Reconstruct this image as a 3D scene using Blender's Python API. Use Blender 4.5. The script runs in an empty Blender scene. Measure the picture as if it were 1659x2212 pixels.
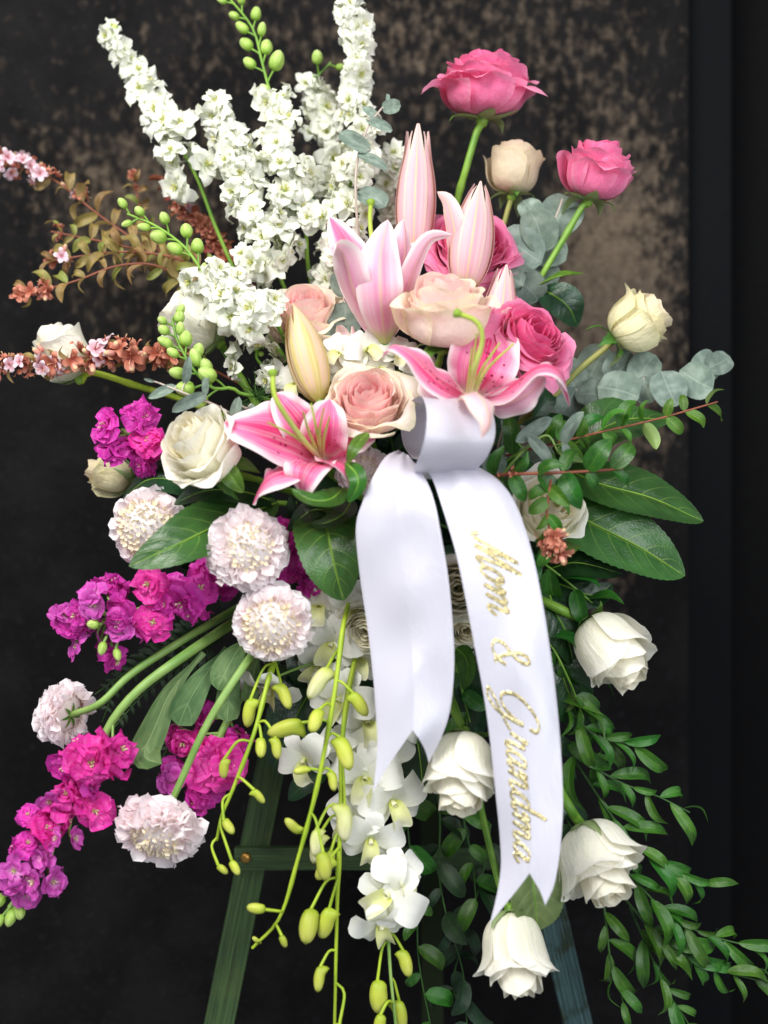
import bpy, math, random
import numpy as np
from mathutils import Matrix, Vector

# ------------------------------------------------------------------ camera, light, exposure
D = 1.15            # camera distance to the plane of the arrangement (m)
S = 0.0004          # metres per layout unit in that plane (picture is 1659 x 2212 units)
sc = bpy.context.scene
COL = sc.collection
cam_d = bpy.data.cameras.new("camera"); cam = bpy.data.objects.new("camera", cam_d); COL.objects.link(cam)
cam.location = (0, -D, 0); cam.rotation_euler = (math.radians(90), 0, 0)
cam_d.sensor_fit = 'VERTICAL'; cam_d.sensor_height = 36.0; cam_d.lens = 36.0*D/(2212*S)
cam_d.clip_start = 0.01; cam_d.clip_end = 50
cam_d.dof.use_dof = True; cam_d.dof.focus_distance = D-0.05; cam_d.dof.aperture_fstop = 2.3
sc.camera = cam
sc.view_settings.view_transform = 'Standard'; sc.view_settings.look = 'None'
sc.view_settings.exposure = 0.22; sc.view_settings.gamma = 1.0

world = bpy.data.worlds.new("World"); sc.world = world; world.use_nodes = True
bg = world.node_tree.nodes['Background']; bg.inputs[0].default_value = (0.86, 0.92, 1.0, 1); bg.inputs[1].default_value = 0.26

def area(name, loc, target, size, power, col):
    l = bpy.data.lights.new(name, 'AREA'); l.shape = 'RECTANGLE'; l.size = size[0]; l.size_y = size[1]
    l.energy = power; l.color = col
    o = bpy.data.objects.new(name, l); COL.objects.link(o); o.location = loc
    o.rotation_euler = (Vector(target)-Vector(loc)).to_track_quat('-Z', 'Y').to_euler()
    return o
area("window_light", (-0.75, -1.25, 1.25), (0, 0, 0.02), (1.0, 0.8), 42, (1.0, 0.975, 0.94))
area("front_fill_light", (0.75, -1.55, 0.42), (0, 0, -0.05), (0.9, 1.2), 20, (0.93, 0.96, 1.0))  # added fill from the camera side, brightens the hollows of the roses
cy = sc.cycles
cy.max_bounces = 10; cy.diffuse_bounces = 8; cy.glossy_bounces = 2; cy.transmission_bounces = 8; cy.transparent_max_bounces = 4
cy.use_denoising = True
cy.sample_clamp_indirect = 6

# ------------------------------------------------------------------ layout helpers
def K(d): return (D-d)/D
def P(x, y, d=0.0):
    """layout position (x right, y down) at depth d metres in front of the arrangement's plane -> world"""
    k = K(d); return np.array([(x-829.5)*S*k, -d, (1106-y)*S*k])
def L(px, d=0.0): return px*S*K(d)
def DIR(x, up, toward):
    v = np.array([x, -toward, up], float); return v/np.linalg.norm(v)
def nrm(v):
    v = np.asarray(v, float); n = np.linalg.norm(v); return v/n if n > 1e-12 else v
def cr(pts, n):
    """Catmull-Rom through pts, n samples"""
    p = np.asarray(pts, float)
    if len(p) == 2: return p[0]+(p[1]-p[0])*np.linspace(0, 1, n)[:, None]
    a = np.vstack([2*p[0]-p[1], p, 2*p[-1]-p[-2]]); m = len(p)-1
    # chord-length spacing
    seg = np.linalg.norm(np.diff(p, axis=0), axis=1); cum = np.concatenate([[0], np.cumsum(seg)])
    s = np.linspace(0, cum[-1], n); i = np.clip(np.searchsorted(cum, s, side='right')-1, 0, m-1)
    t = ((s-cum[i])/np.maximum(seg[i], 1e-9))[:, None]
    p0, p1, p2, p3 = a[i], a[i+1], a[i+2], a[i+3]
    return 0.5*((2*p1)+(p2-p0)*t+(2*p0-5*p1+4*p2-p3)*t*t+(3*p1-p0-3*p2+p3)*t**3)
def PP(pts, d=None):
    return [P(*q) if len(q) == 3 else P(q[0], q[1], d) for q in pts]
def tangents(c):
    t = np.gradient(c, axis=0); return t/np.maximum(np.linalg.norm(t, axis=1)[:, None], 1e-12)
def frames(c, n0):
    t = tangents(c); n = np.asarray(n0, float); out = []
    for i in range(len(c)):
        n = n-np.dot(n, t[i])*t[i]
        l = np.linalg.norm(n)
        if l < 1e-6:
            n = np.cross(t[i], [0.31, 0.5, 0.8]); l = np.linalg.norm(n)
        n = n/l; out.append(n)
    return t, np.array(out)

# ------------------------------------------------------------------ surfaces
def beta(u, a, b):
    m = a/(a+b); mx = m**a*(1-m)**b
    return np.maximum(u, 0)**a*np.maximum(1-u, 0)**b/mx
def blade(path, W, n0, a=0.6, b=0.8, base=0.0, nu=14, nv=7, cup=0.0, fold=0.0, ruf=0.0, rf=3.0, ph=0.0, serr=0, sa=0.05, quilt=0, qa=0.0, twist=0.0, mid=0.0):
    """a leaf or petal along a path: returns grid [nu, nv, 3]"""
    c = cr(path, nu); t, n = frames(c, n0)
    u = np.linspace(0, 1, nu); B = np.cross(t, n)
    if twist:
        an = twist*u; cs, sn = np.cos(an)[:, None], np.sin(an)[:, None]
        B, n = B*cs+n*sn, n*cs-B*sn
    w = W*np.maximum(beta(u, a, b), base*(1-u)**2)
    v = np.linspace(-1, 1, nv)[None, :, None]; ww = w[:, None, None]; uu = u[:, None, None]
    wv = ww*np.ones_like(v)
    if serr:
        saw = (uu*serr) % 1.0
        wv = wv*(1+np.where(np.abs(v) > 0.99, sa*(0.5-saw)*2, 0.0))
    off = cup*ww*v*v+fold*ww*np.abs(v)+ruf*W*(np.abs(v)**1.5)*np.sin(rf*2*math.pi*uu+ph+np.where(v > 0, 1.7, 0.0))*np.minimum(1, uu*4)*np.minimum(1, (1-uu)*5)
    off = off - mid*ww*np.maximum(0, 1-np.abs(v)*4)
    if quilt:
        off = off+qa*W*np.sin(quilt*2*math.pi*(uu-0.22*np.abs(v)))*np.minimum(1, np.abs(v)*3)*(1-np.abs(v)**4)*beta(u, .4, .4)[:, None, None]
    return c[:, None]+B[:, None]*v*wv+n[:, None]*off
def tube_grid(path, r0, r1, sides=6, n=8, n0=(0.2, 0.3, 0.9), bulge=None):
    c = cr(path, n); t, nn = frames(c, n0); B = np.cross(t, nn)
    r = r0+(r1-r0)*np.linspace(0, 1, n)
    if bulge is not None: r = np.asarray(bulge(np.linspace(0, 1, n)))
    a = np.linspace(0, 2*math.pi, sides+1)
    return c[:, None]+(nn[:, None]*np.cos(a)[None, :, None]+B[:, None]*np.sin(a)[None, :, None])*r[:, None, None]
def lathe_grid(prof, sides=10):
    """prof: [(r,z)...] about local z"""
    p = np.asarray(prof, float); a = np.linspace(0, 2*math.pi, sides+1)
    return np.stack([p[:, 0:1]*np.cos(a), p[:, 0:1]*np.sin(a), p[:, 1:2]*np.ones_like(a)], axis=-1)
class Acc:
    def __init__(s): s.v = []; s.f = []; s.uv = []; s.m = []; s.n = 0
    def grid(s, g, mat=0, closed=False):
        nu, nv = g.shape[:2]
        u = np.linspace(0, 1, nu); v = np.linspace(0, 1, nv)
        i, j = np.meshgrid(np.arange(nu-1), np.arange(nv-1), indexing='ij'); i = i.ravel(); j = j.ravel()
        if closed:   # last column equals first: weld it
            g = g[:, :-1]; m = nv-1; jn = (j+1) % m
        else: m = nv; jn = j+1
        q = np.stack([i*m+j, i*m+jn, (i+1)*m+jn, (i+1)*m+j], 1)+s.n
        s.uv.append(np.stack([np.stack([u[i], v[j]], 1), np.stack([u[i], v[j+1]], 1), np.stack([u[i+1], v[j+1]], 1), np.stack([u[i+1], v[j]], 1)], 1).reshape(-1, 2))
        s.v.append(g.reshape(-1, 3)); s.f.append(q); s.m.append(np.full(len(q), mat)); s.n += g.shape[0]*g.shape[1]
        return s
    def tube(s, path, r0, r1, mat=0, sides=6, n=8, bulge=None):
        return s.grid(tube_grid(path, r0, r1, sides, n, bulge=bulge), mat, True)
    def build(s, name, mats, weld=0.0):
        V = np.concatenate(s.v); F = np.concatenate(s.f); UV = np.concatenate(s.uv); MI = np.concatenate(s.m)
        if weld:
            key = np.round(V/weld).astype(np.int64)
            _, first, inv = np.unique(key, axis=0, return_index=True, return_inverse=True)
            inv = inv.ravel(); V = V[first]; F = inv[F]
        me = bpy.data.meshes.new(name)
        nl = len(F)*4
        # drop degenerate corners
        faces = []; keep = []; mi = []
        for k, q in enumerate(F.tolist()):
            qq = []; kk = []
            for c, x in enumerate(q):
                if x not in qq: qq.append(x); kk.append(k*4+c)
            if len(qq) > 2: faces.append(qq); keep += kk; mi.append(int(MI[k]))
        me.from_pydata(V.tolist(), [], faces)
        ul = me.uv_layers.new(name="UVMap"); ul.data.foreach_set("uv", UV[keep].astype(np.float32).ravel())
        me.polygons.foreach_set("use_smooth", np.ones(len(faces), bool))
        me.polygons.foreach_set("material_index", np.array(mi, np.int32))
        for m in (mats if isinstance(mats, (list, tuple)) else [mats]): me.materials.append(m)
        me.update()
        return me

# ------------------------------------------------------------------ objects
WM = {}
def thing(name, label, cat, loc=(0, 0, 0), group=None):
    o = bpy.data.objects.new(name, None); COL.objects.link(o)
    o.empty_display_size = 0.01
    o.location = tuple(loc); o['label'] = label; o['category'] = cat
    if group: o['group'] = group
    WM[o.name] = Matrix.Translation(Vector(tuple(loc)))
    return o
def add(name, me, parent, M=None, color=None, label=None):
    o = bpy.data.objects.new(name, me); COL.objects.link(o)
    M = M or Matrix.Identity(4)
    o.parent = parent; o.matrix_parent_inverse = WM[parent.name].inverted(); o.matrix_basis = M
    WM[o.name] = M
    if color is not None: o.color = color
    if label: o['label'] = label
    return o
def single(name, me, label=None, cat=None, group=None, kind=None, M=None):
    o = bpy.data.objects.new(name, me); COL.objects.link(o)
    o.matrix_basis = M or Matrix.Identity(4); WM[o.name] = o.matrix_basis.copy()
    if label: o['label'] = label
    if cat: o['category'] = cat
    if group: o['group'] = group
    if kind: o['kind'] = kind
    return o
def frame(pos, z, x=(0, 0, 1), scale=1.0, spin=None):
    """matrix with local +Z along z and local +X near x"""
    z = nrm(z); x = np.asarray(x, float); x = x-np.dot(x, z)*z
    if np.linalg.norm(x) < 1e-4: x = np.cross(z, [0.3, 0.9, 0.2])
    x = nrm(x); y = np.cross(z, x)
    sc3 = (scale, scale, scale) if np.isscalar(scale) else scale
    M = Matrix(((x[0]*sc3[0], y[0]*sc3[1], z[0]*sc3[2], pos[0]), (x[1]*sc3[0], y[1]*sc3[1], z[1]*sc3[2], pos[1]), (x[2]*sc3[0], y[2]*sc3[1], z[2]*sc3[2], pos[2]), (0, 0, 0, 1)))
    if spin: M = M @ Matrix.Rotation(spin, 4, 'Z')
    return M
def leafframe(pos, along, normal, scale=1.0):
    """local +X along the leaf, local +Z its upper face"""
    x = nrm(along); z = np.asarray(normal, float); z = z-np.dot(z, x)*x
    if np.linalg.norm(z) < 1e-4: z = np.cross(x, [0.3, 0.9, 0.2])
    z = nrm(z); y = np.cross(z, x)
    sc3 = (scale, scale, scale) if np.isscalar(scale) else scale
    return Matrix(((x[0]*sc3[0], y[0]*sc3[1], z[0]*sc3[2], pos[0]), (x[1]*sc3[0], y[1]*sc3[1], z[1]*sc3[2], pos[1]), (x[2]*sc3[0], y[2]*sc3[1], z[2]*sc3[2], pos[2]), (0, 0, 0, 1)))
# ------------------------------------------------------------------ materials
def hexc(h):
    h = h.lstrip('#'); f = lambda x: x/12.92 if x <= 0.04045 else ((x+0.055)/1.055)**2.4
    return tuple(f(int(h[i:i+2], 16)/255) for i in (0, 2, 4))+(1.0,)
class NB:
    def __init__(s, name):
        s.mat = bpy.data.materials.new(name); s.mat.use_nodes = True; s.t = s.mat.node_tree; s.t.nodes.clear()
        s.out = s.t.nodes.new('ShaderNodeOutputMaterial')
    def n(s, typ, **kw):
        x = s.t.nodes.new('ShaderNode'+typ)
        for k, v in kw.items(): setattr(x, k, v)
        return x
    def put(s, sock, val):
        if isinstance(val, bpy.types.NodeSocket): s.t.links.new(val, sock)
        else: sock.default_value = val
    def math(s, op, a, b=0.0, c=0.0, clamp=False):
        x = s.n('Math', operation=op, use_clamp=clamp); s.put(x.inputs[0], a); s.put(x.inputs[1], b); s.put(x.inputs[2], c); return x.outputs[0]
    def ss(s, lo, hi, x):    # smoothstep
        m = s.n('MapRange', interpolation_type='SMOOTHSTEP'); s.put(m.inputs[0], x); s.put(m.inputs[1], lo); s.put(m.inputs[2], hi); return m.outputs[0]
    def ramp(s, fac, stops, interp='EASE'):
        r = s.n('ValToRGB'); r.color_ramp.interpolation = interp; e = r.color_ramp.elements
        while len(e) < len(stops): e.new(0.5)
        for i, (p, c) in enumerate(stops): e[i].position = p; e[i].color = c if len(c) == 4 else tuple(c)+(1,)
        s.put(r.inputs[0], fac); return r.outputs[0]
    def mix(s, fac, a, b, blend='MIX'):
        x = s.n('Mix', data_type='RGBA', blend_type=blend); s.put(x.inputs[0], fac); s.put(x.inputs[6], a); s.put(x.inputs[7], b); return x.outputs[2]
    def uv(s):
        x = s.n('UVMap'); x.uv_map = 'UVMap'; sp = s.n('SeparateXYZ'); s.t.links.new(x.outputs[0], sp.inputs[0]); return sp.outputs[0], sp.outputs[1]
    def vec(s, x, y, z=0.0):
        c = s.n('CombineXYZ'); s.put(c.inputs[0], x); s.put(c.inputs[1], y); s.put(c.inputs[2], z); return c.outputs[0]
    def obj(s): return s.n('TexCoord').outputs['Object']
    def noise(s, vec, scale=5, detail=3, rough=0.5, dist=0.0):
        x = s.n('TexNoise'); s.put(x.inputs['Vector'], vec); x.inputs['Scale'].default_value = scale; x.inputs['Detail'].default_value = detail
        x.inputs['Roughness'].default_value = rough; x.inputs['Distortion'].default_value = dist; return x.outputs[0]
    def vor(s, vec, scale=5, rnd=1.0, feat='F1'):
        x = s.n('TexVoronoi', feature=feat); s.put(x.inputs['Vector'], vec); x.inputs['Scale'].default_value = scale; x.inputs['Randomness'].default_value = rnd; return x
    def rnd(s): return s.n('ObjectInfo').outputs['Random']
    def ocol(s):
        sp = s.n('SeparateColor'); s.t.links.new(s.n('ObjectInfo').outputs['Color'], sp.inputs[0]); return sp.outputs[0]
    def bump(s, h, strength=0.2, dist=0.001):
        b = s.n('Bump'); b.inputs['Strength'].default_value = strength; b.inputs['Distance'].default_value = dist; s.put(b.inputs['Height'], h); return b.outputs[0]
    def surf(s, col, rough=0.5, trans=0.0, tcol=None, normal=None, spec=0.5, metal=0.0, sheen=0.0, coat=0.0, aniso=0.0):
        p = s.n('BsdfPrincipled'); s.put(p.inputs['Base Color'], col); s.put(p.inputs['Roughness'], rough); s.put(p.inputs['Specular IOR Level'], spec); s.put(p.inputs['Metallic'], metal)
        p.inputs['Sheen Weight'].default_value = sheen; p.inputs['Coat Weight'].default_value = coat; p.inputs['Anisotropic'].default_value = aniso
        if normal is not None: s.put(p.inputs['Normal'], normal)
        o = p.outputs[0]
        if trans:
            tr = s.n('BsdfTranslucent'); s.put(tr.inputs[0], tcol if tcol is not None else col)
            if normal is not None: s.put(tr.inputs['Normal'], normal)
            mx = s.n('MixShader'); mx.inputs[0].default_value = trans; s.t.links.new(o, mx.inputs[1]); s.t.links.new(tr.outputs[0], mx.inputs[2]); o = mx.outputs[0]
        s.t.links.new(o, s.out.inputs[0]); return s.mat
def scale_uv(b, su, sv):
    u, v = b.uv(); return b.vec(b.math('MULTIPLY', u, su), b.math('MULTIPLY', v, sv), b.math('MULTIPLY', b.rnd(), 31.0))
def vary(b, col, amt=0.1, hue=0.0):
    """small value change from object to object"""
    h = b.n('HueSaturation'); b.put(h.inputs['Color'], col)
    b.put(h.inputs['Value'], b.math('MULTIPLY_ADD', b.rnd(), amt*2, 1-amt))
    if hue: b.put(h.inputs['Hue'], b.math('MULTIPLY_ADD', b.math('FRACT', b.math('MULTIPLY', b.rnd(), 17.3)), hue*2, 0.5-hue))
    return h.outputs[0]

def rose_mat(name, inner, outer, rim, base, rim_amt=0.5, streak=0.12, trans=0.38):
    b = NB(name); u, v = b.uv(); t = b.ocol()
    col = b.mix(b.ss(0.25, 0.85, t), hexc(inner), hexc(outer))
    col = b.mix(b.math('SUBTRACT', 1.0, b.ss(0.0, 0.4, u)), col, hexc(base))
    e = b.math('MAXIMUM', b.ss(0.80, 1.0, u), b.ss(0.72, 1.0, b.math('ABSOLUTE', b.math('MULTIPLY_ADD', v, 2.0, -1.0))))
    nz = b.noise(scale_uv(b, 6, 9), 1.0, 3)
    e = b.math('MULTIPLY', b.math('MULTIPLY', e, rim_amt), b.math('MULTIPLY_ADD', nz, 1.4, 0.2), clamp=True)
    e = b.math('MULTIPLY', e, b.math('MULTIPLY_ADD', t, 0.8, 0.2))
    col = b.mix(e, col, hexc(rim))
    st = b.noise(scale_uv(b, 1.5, 34), 1.0, 4, 0.6)
    col = b.mix(b.math('MULTIPLY', b.math('MULTIPLY', b.ss(0.42, 0.75, st), streak), t), col, hexc(rim))
    br = b.math('MULTIPLY', b.ss(0.60, 0.72, b.noise(scale_uv(b, 9, 12), 1.2, 4, 0.6)), b.ss(0.9, 1.0, u))
    br = b.math('MULTIPLY', br, b.ss(0.7, 0.85, t))
    col = b.mix(b.math('MULTIPLY', br, 0.4), col, hexc('#c9a878'))
    vn = b.math('MULTIPLY', b.math('SUBTRACT', 1.0, b.ss(0.0, 0.10, b.math('ABSOLUTE', b.math('SUBTRACT', st, 0.5)))), b.math('SUBTRACT', 1.0, b.ss(0.5, 0.95, u)))
    col = b.mix(b.math('MULTIPLY', vn, 0.30), col, hexc(base))
    col = vary(b, col, 0.06)
    return b.surf(col, 0.55, trans, normal=b.bump(b.math('ADD', st, b.math('MULTIPLY', nz, 2.2)), 0.42, 0.0016), spec=0.28, sheen=0.15)
M_ROSE = dict(
    white=rose_mat('rose_petal_ivory', '#f8f2dc', '#fbf8ec', '#fdfcf6', '#eaf0be', 0.6, 0.10, 0.34),
    cream=rose_mat('rose_petal_cream', '#f6e3cf', '#f6f0cc', '#f1eab4', '#eceab0', 0.6, 0.25),
    blush=rose_mat('rose_petal_blush', '#ffd6d9', '#fff0e8', '#f4f1ca', '#ffece6', 0.85, 0.10, 0.4),
    pink=rose_mat('rose_petal_hot_pink', '#ea4f92', '#f47fb0', '#fbb4d0', '#f09aba', 0.55, 0.22, 0.38),
    mauve=rose_mat('rose_petal_faded_mauve', '#ecccc0', '#e8dac0', '#e0d2aa', '#dcd7a8', 0.5, 0.22),
)
def leaf_mat(name, dark, light, vein, nveins=7, rough=0.35, trans=0.14, vamt=0.6, back=None, mottle=0.5, spec=0.5, alt=None):
    b = NB(name); u, v = b.uv(); av = b.math('ABSOLUTE', b.math('MULTIPLY_ADD', v, 2.0, -1.0))
    nz = b.noise(scale_uv(b, 4, 3), 1.0, 4)
    col = b.mix(b.math('MULTIPLY', b.ss(0.3, 0.75, nz), mottle), hexc(dark), hexc(light))
    mid = b.math('SUBTRACT', 1.0, b.ss(0.015, 0.07, av))
    w = b.math('MULTIPLY', b.math('SUBTRACT', u, b.math('MULTIPLY', b.math('POWER', av, 1.3), 0.22)), float(nveins))
    fr = b.math('ABSOLUTE', b.math('SUBTRACT', b.math('FRACT', w), 0.5))
    lat = b.math('MULTIPLY', b.math('SUBTRACT', 1.0, b.ss(0.012, 0.06, fr)), b.math('SUBTRACT', 0.7, b.math('MULTIPLY', av, 0.6)))
    vn = b.math('MULTIPLY', b.math('MAXIMUM', mid, lat), vamt, clamp=True)
    col = b.mix(vn, col, hexc(vein))
    if alt: col = b.mix(b.math('MULTIPLY', b.ss(0.55, 0.9, b.rnd()), 0.85), col, hexc(alt))
    blem = b.math('MULTIPLY', b.ss(0.66, 0.74, b.noise(scale_uv(b, 7, 4), 1.3, 5, 0.7)), b.ss(0.35, 0.8, b.math('FRACT', b.math('MULTIPLY', b.rnd(), 7.7))))
    col = b.mix(b.math('MULTIPLY', blem, 0.55), col, hexc('#8a8046'))
    col = vary(b, col, 0.22, 0.022)
    if back:
        g = b.n('NewGeometry'); col = b.mix(b.math('MULTIPLY', g.outputs['Backfacing'], 0.85), col, hexc(back))
    fine = b.vor(scale_uv(b, 26, 16), 1.0, 1.0, 'DISTANCE_TO_EDGE').outputs[0]
    h = b.math('ADD', b.math('MULTIPLY', vn, -0.8), b.math('MULTIPLY', b.math('MINIMUM', fine, 0.2), 1.0))
    return b.surf(col, rough, trans, tcol=hexc(light), normal=b.bump(h, 0.35, 0.0012), spec=spec)
M_LEAF = dict(
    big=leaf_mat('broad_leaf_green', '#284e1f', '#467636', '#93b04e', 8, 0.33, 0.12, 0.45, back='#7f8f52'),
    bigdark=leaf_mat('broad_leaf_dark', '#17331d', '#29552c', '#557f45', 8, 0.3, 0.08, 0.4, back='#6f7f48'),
    gloss=leaf_mat('glossy_leaf_green', '#23551a', '#3f7d28', '#7dad48', 5, 0.25, 0.16, 0.25, back='#7f9a58'),
    ruscus=leaf_mat('ruscus_leaf', '#2f5e19', '#52882e', '#80ac4c', 3, 0.27, 0.14, 0.25, back='#4f7f38'),
    fresh=leaf_mat('fresh_leaf_green', '#3b6a1e', '#5d8f2c', '#a4c558', 5, 0.35, 0.2, 0.35, back='#90a860'),
    copper=leaf_mat('copper_leaf', '#7d6a36', '#b0935a', '#b87858', 5, 0.5, 0.2, 0.3, back='#b59c66', mottle=0.9, alt='#7c8a3e'),
    rust=leaf_mat('rust_leaf', '#7a3a26', '#a8583c', '#b87858', 5, 0.5, 0.2, 0.3, mottle=0.8),
    euca=leaf_mat('eucalyptus_leaf', '#64756a', '#93a295', '#b2bfae', 6, 0.62, 0.1, 0.3, back='#98a899', mottle=0.8, spec=0.2),
    stock=leaf_mat('stock_leaf', '#3f5c33', '#6a8352', '#93a872', 2, 0.6, 0.12, 0.35, mottle=0.8, spec=0.25),
    pale=leaf_mat('pale_leaf_underside', '#66804a', '#8ea468', '#b5c288', 7, 0.5, 0.2, 0.4, back='#8ea468'),
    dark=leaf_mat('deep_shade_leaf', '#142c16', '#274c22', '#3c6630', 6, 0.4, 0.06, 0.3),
    sepal=leaf_mat('rose_sepal', '#3f6c20', '#6b9838', '#9fbf60', 2, 0.45, 0.15, 0.2, back='#9aac78'),
)
def stem_mat(name, a, c, rough=0.45, streak=6):
    b = NB(name); u, v = b.uv(); st = b.noise(scale_uv(b, 3, streak), 1.0, 4); big = b.noise(b.obj(), 40, 3)
    col = b.mix(b.ss(0.3, 0.7, b.math('MULTIPLY', b.math('ADD', st, big), 0.5)), hexc(a), hexc(c))
    return b.surf(col, rough, normal=b.bump(st, 0.2, 0.001), spec=0.35)
M_STEM = dict(green=stem_mat('stem_green', '#4c7a24', '#86ad42'), lime=stem_mat('stem_lime', '#7f9f22', '#b4c93c'), dark=stem_mat('stem_dark_green', '#24451c', '#3c6428'),
              brown=stem_mat('twig_brown', '#6b3426', '#9a5a40'), grey=stem_mat('twig_grey_pink', '#a9978c', '#c7bcae'), pale=stem_mat('stem_grey_green', '#5f8a3a', '#97b566'), tan=stem_mat('stem_olive_tan', '#6f7d34', '#a39a58'))

# lily tepals
def lily_mat(name, centre, side, edge, throat, spots, streak_out=0.0, trans=0.3):
    b = NB(name); u, v = b.uv(); av = b.math('ABSOLUTE', b.math('MULTIPLY_ADD', v, 2.0, -1.0))
    nz = b.noise(scale_uv(b, 5, 7), 1.0, 4)
    st = b.noise(scale_uv(b, 1.2, 30), 1.0, 5, 0.6)
    a2 = b.math('ADD', av, b.math('MULTIPLY_ADD', nz, 0.36, -0.18))
    a2 = b.math('ADD', a2, b.math('MULTIPLY', b.ss(0.5, 1.0, u), 0.35))
    col = b.mix(b.ss(0.12, 0.60, a2), hexc(centre), hexc(side))
    col = b.mix(b.ss(0.62, 1.02, a2), col, hexc(edge))
    col = b.mix(b.math('MULTIPLY', b.ss(0.40, 0.72, st), 0.35), col, hexc(edge))
    col = b.mix(b.math('SUBTRACT', 1.0, b.ss(0.02, 0.16, u)), col, hexc(throat))
    if streak_out:
        mid = b.math('SUBTRACT', 1.0, b.ss(0.02, 0.12, av)); col = b.mix(b.math('MULTIPLY', mid, streak_out), col, hexc('#e9d99a'))
    bump_h = b.math('MULTIPLY', st, 1.0)
    if spots:
        vr = b.vor(scale_uv(b, 17, 11), 1.0, 0.85)
        dist, colr = vr.outputs['Distance'], vr.outputs['Color']
        sp = b.n('SeparateColor'); b.t.links.new(colr, sp.inputs[0])
        msk = b.math('MULTIPLY', b.math('SUBTRACT', 1.0, b.ss(0.17, 0.27, dist)), b.ss(0.35, 0.4, sp.outputs[0]))
        msk = b.math('MULTIPLY', msk, b.math('MULTIPLY', b.ss(0.06, 0.14, u), b.math('SUBTRACT', 1.0, b.ss(0.45, 0.68, u))))
        msk = b.math('MULTIPLY', msk, b.math('SUBTRACT', 1.0, b.ss(0.6, 0.9, av)))
        col = b.mix(msk, col, hexc('#7d0a38'))
        bump_h = b.math('ADD', bump_h, msk)
    return b.surf(col, 0.45, trans, normal=b.bump(bump_h, 0.3, 0.0015), spec=0.35, sheen=0.1)
M_LILY = dict(inside=lily_mat('lily_tepal_inside', '#e22c74', '#f06fa6', '#fbe6ea', '#f3cfc0', True),
              outside=lily_mat('lily_tepal_outside', '#e99cbe', '#f5c4d6', '#fcf0f0', '#c9cf8a', False, 0.4),
              bud=lily_mat('lily_bud_tepal', '#ecb2c0', '#f4c4cc', '#f6ddd0', '#c2c870', False, 0.7),
              yellowbud=lily_mat('lily_bud_tepal_yellow', '#d9c77a', '#eccfb4', '#eedca8', '#c9c46a', False, 0.8))
def simple_petal(name, ramp, rough=0.5, trans=0.28, streak=None, var=0.06, samt=0.25, spec=0.3, bumpd=0.001):
    b = NB(name); u, v = b.uv(); col = b.ramp(u, [(p, hexc(c)) for p, c in ramp])
    st = b.noise(scale_uv(b, 2, 14), 1.0, 4)
    if streak: col = b.mix(b.math('MULTIPLY', b.ss(0.42, 0.72, st), samt), col, hexc(streak))
    return b.surf(vary(b, col, var), rough, trans, normal=b.bump(st, 0.25, bumpd), spec=spec)
M_LARK = simple_petal('larkspur_sepal_white', [(0, '#d2dca8'), (0.25, '#e9ebd9'), (0.8, '#f0f0e8'), (1, '#e0e6c4')], streak='#e2e9ca', samt=0.3, trans=0.3, var=0.09)
M_LARKC = simple_petal('larkspur_centre', [(0, '#a8bb4a'), (0.6, '#cdd37a'), (1, '#e6dc8c')], trans=0.1)
M_LBUD = simple_petal('larkspur_bud_green', [(0, '#8fb545'), (0.5, '#b3cf6c'), (1, '#c6d98a')], streak='#7fa838', samt=0.7, trans=0.15)
M_STOCK = simple_petal('stock_petal_magenta', [(0, '#f6dff0'), (0.16, '#ea78cc'), (0.45, '#e039b8'), (1, '#da35b4')], streak='#f08cda', samt=0.4, var=0.14, trans=0.4)
M_STOCKP = simple_petal('stock_petal_pink', [(0, '#f8e0ee'), (0.16, '#f074c4'), (0.45, '#ea34ac'), (1, '#e630a8')], streak='#f48cce', samt=0.4, var=0.14, trans=0.4)
M_STOCKL = simple_petal('stock_petal_pale', [(0, '#efe3d8'), (0.22, '#e08acc'), (0.55, '#cc45b0'), (1, '#cf55ba')], streak='#e59ad6', samt=0.35, var=0.12, trans=0.3)
M_STOCKC = simple_petal('stock_eye', [(0, '#c9d27a'), (1, '#eaddbd')], trans=0.1)
M_SCAB = simple_petal('scabiosa_petal', [(0, '#faf0e6'), (0.4, '#fcf1f2'), (1, '#fefafb')], streak='#f8e6ea', samt=0.3, trans=0.42)
M_SCABC = simple_petal('scabiosa_centre', [(0, '#dcc98a'), (0.5, '#f2e4c4'), (1, '#f7ead9')], trans=0.2)
M_ORCH = simple_petal('orchid_petal_white', [(0, '#e6ecc4'), (0.2, '#f3f3e9'), (1, '#f7f6f2')], streak='#e6e8d8', samt=0.25, trans=0.28)
M_ORCHL = simple_petal('orchid_lip', [(0, '#c9d24e'), (0.5, '#e9ebac'), (1, '#f5f3da')], trans=0.25)
M_OBUD = simple_petal('orchid_bud_lime', [(0, '#9fb62c'), (0.45, '#c3cc4c'), (0.85, '#d2d568'), (1, '#aebb3a')], streak='#b3c040', samt=0.6, var=0.12, trans=0.18, spec=0.45)
M_OBUDW = simple_petal('orchid_bud_pale', [(0, '#bfca62'), (0.4, '#e1e3a4'), (0.85, '#eceac0'), (1, '#c5cd6e')], streak='#c9cf7c', samt=0.6, trans=0.18, spec=0.45)
M_ABEL = simple_petal('abelia_blossom', [(0, '#d98fa0'), (0.4, '#eec3d0'), (1, '#f7e8ee')], trans=0.25)
M_ABELC = simple_petal('abelia_calyx', [(0, '#a85440'), (1, '#d18a72')], trans=0.2)
M_ABELB = simple_petal('abelia_bud', [(0, '#c56a5c'), (0.6, '#e0a090'), (1, '#ecd0a0')], trans=0.2)
M_FILA = simple_petal('lily_filament', [(0, '#e9e3b4'), (0.4, '#cdd67a'), (1, '#a6bd3c')], trans=0.12, streak='#e3d89a')
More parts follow.
